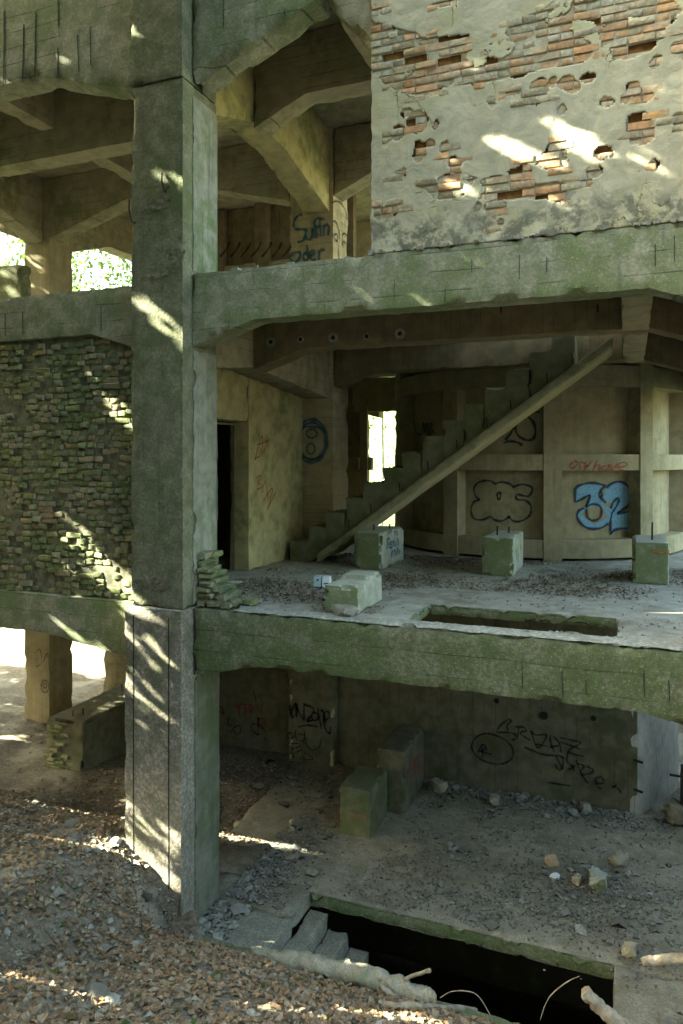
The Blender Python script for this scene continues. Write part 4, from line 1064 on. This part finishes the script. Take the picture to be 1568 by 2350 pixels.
p = scatter_ground(170, (-1.5, .0, -.5, .05)); V, F = pebbles(p + (0, 0, .01), .024); stuff('rubble', V, F, 'gravel', 'bright stones heaped against the foot of the front column', 'rubble')
# on the middle floor
p = scatter_flat(26000, -.5, 6.6, .55, 5.6, .002, .46, .8, 44, 5)
p = p[~((p[:, 0] > 2.6) & (p[:, 0] < 4.85) & (p[:, 1] < 1.47))]
p = p[((p[:, 1] > 2.5) | (p[:, 0] < 2.2)) | (rng.random(len(p)) < .06)]
V, F = cards(p + (0, 0, .012), .45, .048); stuff('leaf_litter', V, F, 'litter_mid', 'withered leaves gathered on the middle floor', 'leaves')
p = scatter_flat(5000, -.6, 6.6, .55, 5.7, .002, .58, 1.6, 55); p = p[(p[:, 0] < 2.3) | (rng.random(len(p)) < .3)]; p = p[~((p[:, 0] > 2.6) & (p[:, 0] < 4.85) & (p[:, 1] < 1.47))]
V, F = pebbles(p, .010); stuff('rubble', V, F, 'gravel', 'crumbs of mortar scattered over the middle floor', 'rubble')
p = np.stack([rng.uniform(.1, 5.8, 260), rng.uniform(.3, .5, 260), np.full(260, -.014)], 1); V, F = pebbles(p, .013)
stuff('rubble', V, F, 'gravel', 'crumbs along the top of the lower facade beam', 'rubble')

# single chunks one can point at
def chunk(px, zf, size, label, mat, seed, name='stone'):
    c_ = onZ(*px, zf)
    P, Fq = rbox((-1, -1, -1), (1, 1, 1), .5, 0, 0)
    r = np.random.default_rng(seed)
    P = P * np.array(size) / 2; P *= (1 - .16 * (np.abs(P / (np.array(size) / 2)).sum(1) > 2.2))[:, None]
    a = r.uniform(0, 3); c0, s0 = math.cos(a), math.sin(a)
    P = P + (np.stack([vnoise(P, 14, seed + q) - .5 for q in range(3)], 1)) * min(size) * .5
    P = np.stack([P[:, 0] * c0 - P[:, 1] * s0, P[:, 0] * s0 + P[:, 1] * c0, P[:, 2]], 1)
    if zf is not None: P[:, 2] += zf - P[:, 2].min() - .01
    o = link(name, mesh(name, P + (c_[0], c_[1], 0), Fq, True, 40), M[mat])
    return tag(o, label, 'stone', 'loose chunks of rubble')
chunk((1372, 2035), -3.85, (.34, .2, .16), 'large pale green concrete chunk on the basement floor at right', 'block', 1)
chunk((1425, 1985), -3.85, (.24, .18, .14), 'brownish wedge-shaped chunk above the large pale chunk', 'lump', 2)
chunk((1265, 1985), -3.85, (.16, .13, .12), 'orange brick fragment crusted with white mortar', 'brick_red', 3)
chunk((1325, 2030), -3.85, (.1, .1, .13), 'small upright brick bit left of the large pale chunk', 'brick_red', 4)
chunk((1008, 1815), -3.85, (.26, .2, .15), 'rounded ochre stone beside the red-scribbled plinth', 'lump', 5)
chunk((1135, 1845), -3.85, (.2, .15, .12), 'ochre stone near the foot of the tagged basement wall', 'lump', 6)
chunk((1345, 1862), -3.85, (.2, .15, .12), 'pale stone lying below the right end of the tagged wall', 'gravel', 7)
chunk((1275, 2015), -3.85, (.12, .09, .06), 'small white stone beside the brick fragment', 'card_white', 8)
chunk((1550, 1890), -3.85, (.3, .25, .3), 'dark lump of rubble at the right edge by the wall end', 'base', 9)
chunk((1445, 2195), -3.85, (.16, .12, .14), 'squarish pale chunk beside the right end of the pit', 'lump', 10)
chunk((575, 1362), .0, (.22, .16, .05), 'flat plaster shard on the middle floor near the doorway', 'lump', 11) if False else None
chunk((530, 1340), .0, (.3, .2, .05), 'flat concrete shard on the middle floor near the doorway', 'floor', 12)
chunk((1490, 1345), .0, (.2, .2, .16), 'dark clod lying right of the plinth with the brick', 'base', 13) if False else None
chunk((790, 1410), .0, (.34, .22, .1), 'crumbled pale lump at the foot of the low crumbling plinth', 'floor', 14)
for k, (px, sz, lb) in enumerate((((265, 1935), .11, 'pair of white stones left of the column foot'), ((345, 2055), .16, 'flat white stone leaning on the column foot'), ((255, 2305), .12, 'pale stone in the litter at the lower left'),
        ((310, 2175), .10, 'grey stone in the middle of the leaf slope'), ((210, 2275), .1, 'grey flat stone low in the leaf slope'))):
    d_ = ray(*px); t = np.linspace(3, 14, 800); Q = CAM + d_ * t[:, None]; below = Q[:, 2] < gz(Q[:, 0], Q[:, 1]); q = Q[np.argmax(below)]
    P, Fq = rbox((-1, -1, -1), (1, 1, 1), .5, 0, 0); P = P * (sz * .6, sz * .45, sz * .35) * (1 + .25 * (rng.random((len(P), 3)) - .5)); P *= (1 - .2 * (np.abs(P / (sz * .5)).sum(1) > 1.9))[:, None]
    tag(link('stone', mesh('stone', P + q + (0, 0, sz * .15), Fq, True, 50), M['gravel']), lb, 'stone', 'loose chunks of rubble')

# pale broken concrete ridge, logs and sticks along the pit edge
def hitg(x, y):
    d_ = ray(x, y); t = np.linspace(3, 16, 1500); Q = CAM + d_ * t[:, None]; return Q[np.argmax(Q[:, 2] < gz(Q[:, 0], Q[:, 1]))]
def log(name, px, r, label, cat, mat, lifts=None, Y=None, z=None, jitter=.15, seg=9):
    pts = []
    for i, q in enumerate(px):
        p = onY(*q, Y) if Y is not None else hitg(*q); pts.append(p + (0, 0, (lifts[i] if lifts else 0)))
    fine = spline(pts, 12); n = len(fine); rr = [np.interp(i / (n - 1), np.linspace(0, 1, len(r)), r) for i in range(n)]
    mb = MB(); tube(mb, fine, rr, seg); V = np.vstack(mb.V); D = np.stack([fbm(V, 9, 2, 3 + q) - .5 for q in range(3)], 1); V = V + D * np.mean(r) * jitter * 4
    V = V + (np.stack([vnoise(V, 38, 5 + q) - .5 for q in range(3)], 1)) * np.mean(r) * .5
    o = link(name, mesh(name, V, mb.faces(), True, 60), M[mat]); return tag(o, label, cat)
log('fallen_log', [(575, 2183), (650, 2203), (760, 2222), (850, 2246), (940, 2275), (1000, 2298)], [.04, .09, .11, .10, .09, .05], 'sunlit weathered log along the near edge of the pit', 'log', 'lump', Y=-.2, jitter=.3, seg=16)
log('dead_branch', [(1340, 2272), (1375, 2310), (1425, 2352), (1470, 2395)], [.055, .062, .07, .075], 'thick barkless branch leaning over the pit at lower right', 'branch', 'wood', Y=-.33)
log('dead_branch', [(1475, 2208), (1520, 2202), (1575, 2200), (1640, 2205)], [.03, .05, .055, .05], 'sunlit pale branch at the right edge above the pit', 'branch', 'wood', Y=-.05)
log('broken_stick', [(895, 2270), (935, 2245), (988, 2226)], [.014, .018, .022], 'short pale stick pointing up over the pit', 'stick', 'wood', Y=-.2, seg=6)
log('broken_stick', [(570, 2225), (578, 2200), (584, 2188)], [.01, .011, .012], 'thin white stick leaning on the kerb near the steps', 'stick', 'wood', Y=-.28, seg=5)
log('fallen_branch', [(870, 2312), (960, 2318), (1090, 2325)], [.03, .035, .03], 'grey fallen branch lying in the litter before the pit', 'branch', 'wood', [.03, .03, .03], seg=7)
log('exposed_root', [(670, 2230), (720, 2260), (760, 2275), (790, 2300)], [.03, .028, .022, .012], 'knotty root hanging below the broken kerb', 'root', 'wood', Y=-.36, seg=7)
log('exposed_root', [(870, 2262), (905, 2290), (930, 2310), (950, 2330)], [.02, .03, .028, .02], 'reddish forked root right of the knotty root', 'root', 'wood', Y=-.37, seg=7)
log('dry_stalk', [(305, 2010), (304, 1985), (303, 1958)], [.006, .005, .003], 'thin dry stalk beside the left side of the column foot', 'stalk', 'wood', Y=-.12, seg=5)
log('bramble', [(1010, 2290), (1040, 2275), (1090, 2280), (1120, 2320), (1130, 2345)], [.004, .005, .005, .005, .004], 'thin arched bramble runner over the dark pit', 'bramble', 'wood', Y=-.3, seg=5)
log('bramble', [(1240, 2340), (1260, 2290), (1300, 2255), (1330, 2240)], [.004, .005, .005, .003], 'thin twig bowing towards the thick branch', 'bramble', 'wood', Y=-.3, seg=5)
for k in range(26):
    X = rng.uniform(-3, 4.6); Y = rng.uniform(-3.6, -.5); a = rng.uniform(0, 6.28); L = rng.uniform(.12, .4)
    p0 = np.array([X, Y, 0]); p1 = p0 + (math.cos(a) * L, math.sin(a) * L, 0); pm = (p0 + p1) / 2 + (rng.normal(0, .03), rng.normal(0, .03), 0)
    P = np.stack([p0, pm, p1]); P[:, 2] = gz(P[:, 0], P[:, 1]) + .02
    mb = MB(); tube(mb, list(P), [.006, .005, .003], 5); tag(mb.obj('twig', M['wood' if k % 2 else 'bark']), 'thin dry twig lying in the leaf litter', 'twig', 'twigs in the leaf litter')
# steel post at the right edge of the basement
pst = tag(empty('steel_post', (5.62, 1.9, -3.85)), 'dark steel post with a stub bar at the right edge of the basement', 'post')
pp = onZ(1570, 1895, -3.85)
mb = MB().add(*rbox((pp[0] - .05, pp[1] - .05, -3.9), (pp[0] + .2, pp[1] + .15, -2.95), .1, .004, .01)); pst.location = (pp[0], pp[1], -3.85)
mb.obj('shaft', M['dark'], pst)
mb = MB(); tube(mb, [(pp[0] - .05, pp[1], -3.1), (pp[0] - .2, pp[1] - .02, -3.09)], .02, 6); mb.obj('stub_bar', M['rust'], pst)
for k, (px) in enumerate(((1465, 1742), (1470, 1810))):
    p = onY(*px, 5.2); mb = MB(); tube(mb, [(5.0, 5.14, p[2]), (5.13, 5.10, p[2] - .01)], .022, 6); mb.obj('rebar', M['rust'], bw)

# ------------------------------------------------------------------ trees
def crown(pts, size):
    n = len(pts); a = rng.normal(0, 1, (n, 3)); a /= np.linalg.norm(a, axis=1)[:, None]
    b = np.cross(a, rng.normal(0, 1, (n, 3))); b /= np.linalg.norm(b, axis=1)[:, None]; c_ = np.cross(a, b)
    s = (size * rng.uniform(.6, 1.25, n))[:, None]
    V = np.stack([pts - a * s * .55, pts + b * s * .34 + c_ * s * .08, pts + a * s * .55, pts - b * s * .34 + c_ * s * .08], 1).reshape(-1, 3)
    k = np.arange(n) * 4
    return V, np.concatenate([np.stack([k, k+1, k+2], 1), np.stack([k, k+2, k+3], 1)])
def limbs(mb, base, top, r, n, spread, seed):
    r_ = random.Random(seed); base = np.array(base, float); top = np.array(top, float)
    pts = [base + (top - base) * t + np.array([r_.uniform(-.12, .12), r_.uniform(-.12, .12), 0]) * (t > 0) for t in np.linspace(0, 1, 6)]
    pts[0] = base - (0, 0, .3)
    tube(mb, pts, [r * 1.25, r, r * .85, r * .7, r * .5, r * .2], 8)
    for k in range(n):
        t = r_.uniform(.35, .95); p = base + (top - base) * t; a = r_.uniform(0, 6.28); L = spread * r_.uniform(.4, 1)
        q = p + np.array([math.cos(a) * L, math.sin(a) * L, L * r_.uniform(.2, .8)]); m = (p + q) / 2 + (0, 0, -.08 * L)
        tube(mb, [p, m, q], [r * .35 * (1.2 - t), r * .22 * (1.2 - t), r * .06], 5)

# shade trees standing left of and above the viewpoint, outside the frame: leaves are cut away where sun flecks should fall
def cap(a, b, w, plane, share=.92):
    p, q = (onY(*a, -.02), onY(*b, -.02)) if plane == 'w' else (hitg(*a), hitg(*b))
    return (p, q, w, plane, share)
flecks = [cap(*f) for f in (
 ((298, 672), (418, 782), .14, 'w'), ((985, 240), (1118, 297), .08, 'w'), ((1112, 205), (1238, 278), .10, 'w'), ((852, 265), (905, 305), .01, 'w'), ((852, 320), (935, 372), .01, 'w'),
 ((985, 308), (1048, 338), .01, 'w'), ((1090, 362), (1152, 390), .01, 'w'), ((1470, 230), (1575, 300), .02, 'w'), ((1490, 160), (1575, 205), .0, 'w'), ((905, 48), (968, 84), .0, 'w'), ((1290, 260), (1390, 320), .0, 'w'),
 ((105, 838), (150, 890), .09, 'w'), ((150, 880), (218, 945), .15, 'w'), ((20, 1115), (80, 1190), .14, 'w'), ((60, 1200), (210, 1310), .26, 'w'), ((190, 1290), (310, 1395), .24, 'w'), ((230, 1330), (300, 1360), .06, 'w'),
 ((0, 1352), (160, 1455), .05, 'w'), ((215, 1385), (290, 1445), .13, 'w'), ((300, 1405), (420, 1440), .09, 'w'), ((305, 1462), (350, 1505), .05, 'w'), ((350, 1465), (420, 1535), .06, 'w'),
 ((292, 1525), (422, 1660), .05, 'w', .8), ((292, 1575), (422, 1710), .14, 'w', .85), ((292, 1650), (422, 1780), .08, 'w', .6), ((292, 1740), (422, 1860), .10, 'w', .5), ((292, 1850), (425, 1960), .26, 'w', .85), ((292, 1930), (425, 2060), .26, 'w', .9), ((340, 1960), (425, 2110), .14, 'w', .85),
 ((960, 225), (1160, 325), .22, 'w', .3), ((1080, 190), (1290, 305), .22, 'w', .3), ((850, 250), (970, 395), .22, 'w', .45), ((1430, 190), (1590, 320), .28, 'w', .5), ((1260, 240), (1420, 340), .16, 'w', .4), ((900, 30), (1000, 95), .18, 'w', .45), ((1200, 120), (1330, 190), .16, 'w', .35),
 ((0, 1150), (315, 1400), .45, 'w', .5), ((90, 810), (240, 960), .28, 'w', .45), ((298, 650), (420, 800), .30, 'w', .45), ((292, 1420), (425, 1560), .30, 'w', .45), ((640, 590), (760, 640), .12, 'w', .4), ((450, 20), (560, 60), .14, 'w', .4), ((150, 60), (300, 130), .16, 'w', .4), ((300, 330), (425, 450), .2, 'w', .4),
 ((1125, 1485), (1165, 1512), .05, 'w'), ((1470, 1610), (1540, 1670), .06, 'w'), ((800, 600), (870, 640), .04, 'w'), ((270, 50), (330, 85), .05, 'w'), ((20, 60), (60, 85), .04, 'w'), ((340, 380), (420, 430), .05, 'w'), ((610, 0), (680, 25), .06, 'w'),
 ((0, 2135), (130, 2150), .08, 'g'), ((0, 2232), (150, 2275), .09, 'g'), ((150, 2275), (330, 2322), .08, 'g'), ((170, 2180), (240, 2195), .06, 'g'), ((240, 1930), (400, 2025), .09, 'g'), ((560, 2310), (760, 2345), .12, 'g'), ((760, 2320), (1000, 2352), .16, 'g'), ((1000, 2340), (1180, 2390), .14, 'g'),
 ((590, 2195), (770, 2215), .14, 'w'), ((830, 2240), (940, 2270), .12, 'w'), ((1480, 2205), (1568, 2205), .15, 'w'), ((0, 1690), (60, 1700), .1, 'g'), ((430, 2240), (540, 2280), .06, 'g'))]
def canopy():
    n = 140000
    # aim points: facade, slope in front, left end of the ruin
    k1 = int(n * .45); k2 = int(n * .22); k3 = n - k1 - k2
    A = np.stack([rng.uniform(-5, 7.5, k1), np.full(k1, 0.1), rng.uniform(-4.5, 9.5, k1)], 1)
    X = rng.uniform(-5, 6.5, k2); Y = rng.uniform(-6.5, -.2, k2); B = np.stack([X, Y, gz(X, Y)], 1)
    C_ = np.stack([np.full(k3, -7.5), rng.uniform(0, 10.5, k3), rng.uniform(-4, 8, k3)], 1)
    X = rng.uniform(-15, -3.2, 30000); Y = rng.uniform(-1, 8, 30000); D_ = np.stack([X, Y, gz(X, Y, False)], 1); n += 30000
    A = np.vstack([A, B, C_, D_]); t = rng.uniform(5.5, 9.0, n); jit_ = rng.normal(0, .05, (n, 3))
    def seen(L):
        q = L[:, :2] - CAM[:2]; f = q @ FWD; u = (q @ RGT) / np.maximum(f, .1); v = (L[:, 2] - CAM[2]) / np.maximum(f, .1)
        return (f > .3) & (np.abs(u) < .6) & (v < .76)
    L = A - SUN * t[:, None] + jit_
    t = np.where(seen(L), rng.uniform(9.0, 13.0, n), t); L = A - SUN * t[:, None] + jit_
    # clear of the view
    q = L[:, :2] - CAM[:2]; f = q @ FWD; u = (q @ RGT) / np.maximum(f, .1); v = (L[:, 2] - CAM[2]) / np.maximum(f, .1)
    vis = (f > .3) & (np.abs(u) < .58) & (v < .74)
    ok = ~vis & (L[:, 2] > gz(L[:, 0], L[:, 1]) + 1.2)
    L = L[ok]
    # shadow point of every leaf on wall plane and slope
    tw = (-.02 - L[:, 1]) / SUN[1]; W = L + SUN * tw[:, None]
    G = L.copy(); 
    tg = np.zeros(len(L))
    for it in range(24):
        h = G[:, 2] - gz(G[:, 0], G[:, 1], False); step_ = np.clip(h / .9, -.2, 1.2); tg += step_; G = L + SUN * tg[:, None]
    drop = np.zeros(len(L), bool)
    for (p, q, w, pln, share) in flecks:
        H = W if pln == 'w' else G; hit_ok = (tw > 0) if pln == 'w' else np.ones(len(L), bool)
        d_ = q - p; tt = np.clip(((H - p) @ d_) / (d_ @ d_), 0, 1); dist = np.linalg.norm(H - (p + tt[:, None] * d_), axis=1)
        drop |= hit_ok & (dist < w * .62 + .05) & (rng.random(len(L)) < share)
    L = L[~drop]
    return L
Lp = canopy()
bases = np.array([(-10.5, -4.5), (-7.6, -6.5), (-12.5, .5), (-14.5, 4.5), (-8.8, -2.0), (-4.8, -6.8)])
near = np.argmin(((Lp[:, None, :2] - bases[None]) ** 2).sum(2), 1)
words = ['broad beech tree on the slope left of the ruin', 'beech tree nearest the viewpoint on the left', 'tree beyond the left end of the ruin', 'tree standing at the far left corner behind', 'slender beech tree close to the left facade', 'young beech tree leaning over the slope']
for k, bse in enumerate(bases):
    pts = Lp[near == k]
    if len(pts) < 50: continue
    gb = float(gz(np.array([bse[0]]), np.array([bse[1]]))[0]); t = tag(empty('shade_tree', (bse[0], bse[1], gb)), words[k], 'tree', 'trees shading the facade')
    mb = MB(); limbs(mb, (bse[0], bse[1], gb), (bse[0] + .4, bse[1], pts[:, 2].max() - .5), .22, 14, 3.0, k); mb.obj('trunk', M['mossbark'], t)
    V, F = crown(pts, .20); link('crown', mesh('crown', V, F, False), M['foliage'], t)

def tree(x, y, h, cr, label, nleaf=4500, size=.22, bark='bark', lean=(0, 0), zc=.62, r=.2):
    b = float(gz(np.array([x]), np.array([y]))[0])
    t = tag(empty('tree', (x, y, b)), label, 'tree', 'trees behind the ruin' if y > 0 else 'unseen forest trees added on the hillside')
    mb = MB(); limbs(mb, (x, y, b), (x + lean[0], y + lean[1], b + h * .95), r, 10, cr, int(x * 10 + y)); mb.obj('trunk', M[bark], t)
    P = rng.normal(0, 1, (nleaf, 3)); P /= np.linalg.norm(P, axis=1)[:, None]; P *= (rng.random(nleaf) ** .45)[:, None]
    P = P * (cr, cr, h * .40) + (x + lean[0] * .6, y + lean[1] * .6, b + h * zc)
    keep = fbm(P, .9, 3, x) > .44
    V, F = crown(P[keep], size); link('crown', mesh('crown', V, F, False), M['foliage'], t)
for k, a in enumerate(((-19, 19, 18, 4.2, 'leafy tree seen through the upper left opening'), (-13.5, 22, 18, 4.2, 'leafy tree between the upper left columns'), (-9.5, 25, 14, 3.8, 'tree behind the ruin in line with the tall front column'), (-26, 24, 13, 4.0, 'far tree at the left behind the ruin'),
        (3, 30, 15, 4.2, 'tree hidden behind the silo'), (10, 24, 13, 4.0, 'tree behind the right end of the ruin'))):
    tree(*a, nleaf=9000 if k < 2 else 4500)
tree(-15.6, 16.5, 9, 1.8, 'mossy green leaning trunk seen under the left bay', 900, .2, 'mossbark', (.8, 0), .8, .36)
tree(-3.4, 17.5, 9, 1.6, 'pale forked bare tree seen past the inner column', 250, .14, 'pale_bark', (.3, 0), .75, .10)
for k, a in enumerate(((13.5, -12.5, 13, 4.4, 'unseen tree added on the slope right of the viewpoint'), (5.2, -12.8, 10, 3.6, 'unseen young tree added straight behind the viewpoint'), (-8, -14, 14, 4.6, 'unseen tree added on the slope left of the viewpoint'), (9, -13.5, 13, 4.6, 'unseen tall tree added behind the viewpoint on the right'), (1.5, -14.5, 14, 4.8, 'unseen tall tree added behind the viewpoint on the left'), (5.5, -19, 16, 5.2, 'unseen tall tree added up the slope behind the viewpoint'), (-5, -18.5, 15, 5.0, 'unseen tree added far up the slope to the left'))):
    tree(*a, nleaf=7000, size=.46)  # unseen trees added to cut the sky light from the front
for k, (x, y, h) in enumerate(((-14, -14.5, 15), (-12, -21, 15), (-4, -25, 16), (2.5, -23, 15), (10, -20, 15), (17, -17, 14), (-21, -17, 15), (20, -24, 15), (12, -28, 16), (-20, -26, 16))):
    tree(x, y, h, 5.0, 'unseen forest tree added on the hillside behind the viewpoint', 7000, .5)  # more unseen trees added to shade the hillside behind the camera
# grass on the sunny bank behind the ruin
X = rng.uniform(-26, -6, 9000); Y = rng.uniform(12, 22, 9000); P = np.stack([X, Y, gz(X, Y)], 1)
n = len(P); a = rng.uniform(0, 6.28, n); w = np.stack([np.cos(a), np.sin(a), 0 * a], 1) * .02; hgt = rng.uniform(.12, .3, n)
tip = P + np.stack([rng.normal(0, .06, n), rng.normal(0, .06, n), hgt], 1)
V = np.stack([P - w, P + w, tip], 1).reshape(-1, 3); k = np.arange(n) * 3
stuff('grass', V, np.stack([k, k+1, k+2], 1), 'grass', 'sunlit grass on the bank behind the left bay', 'grass')
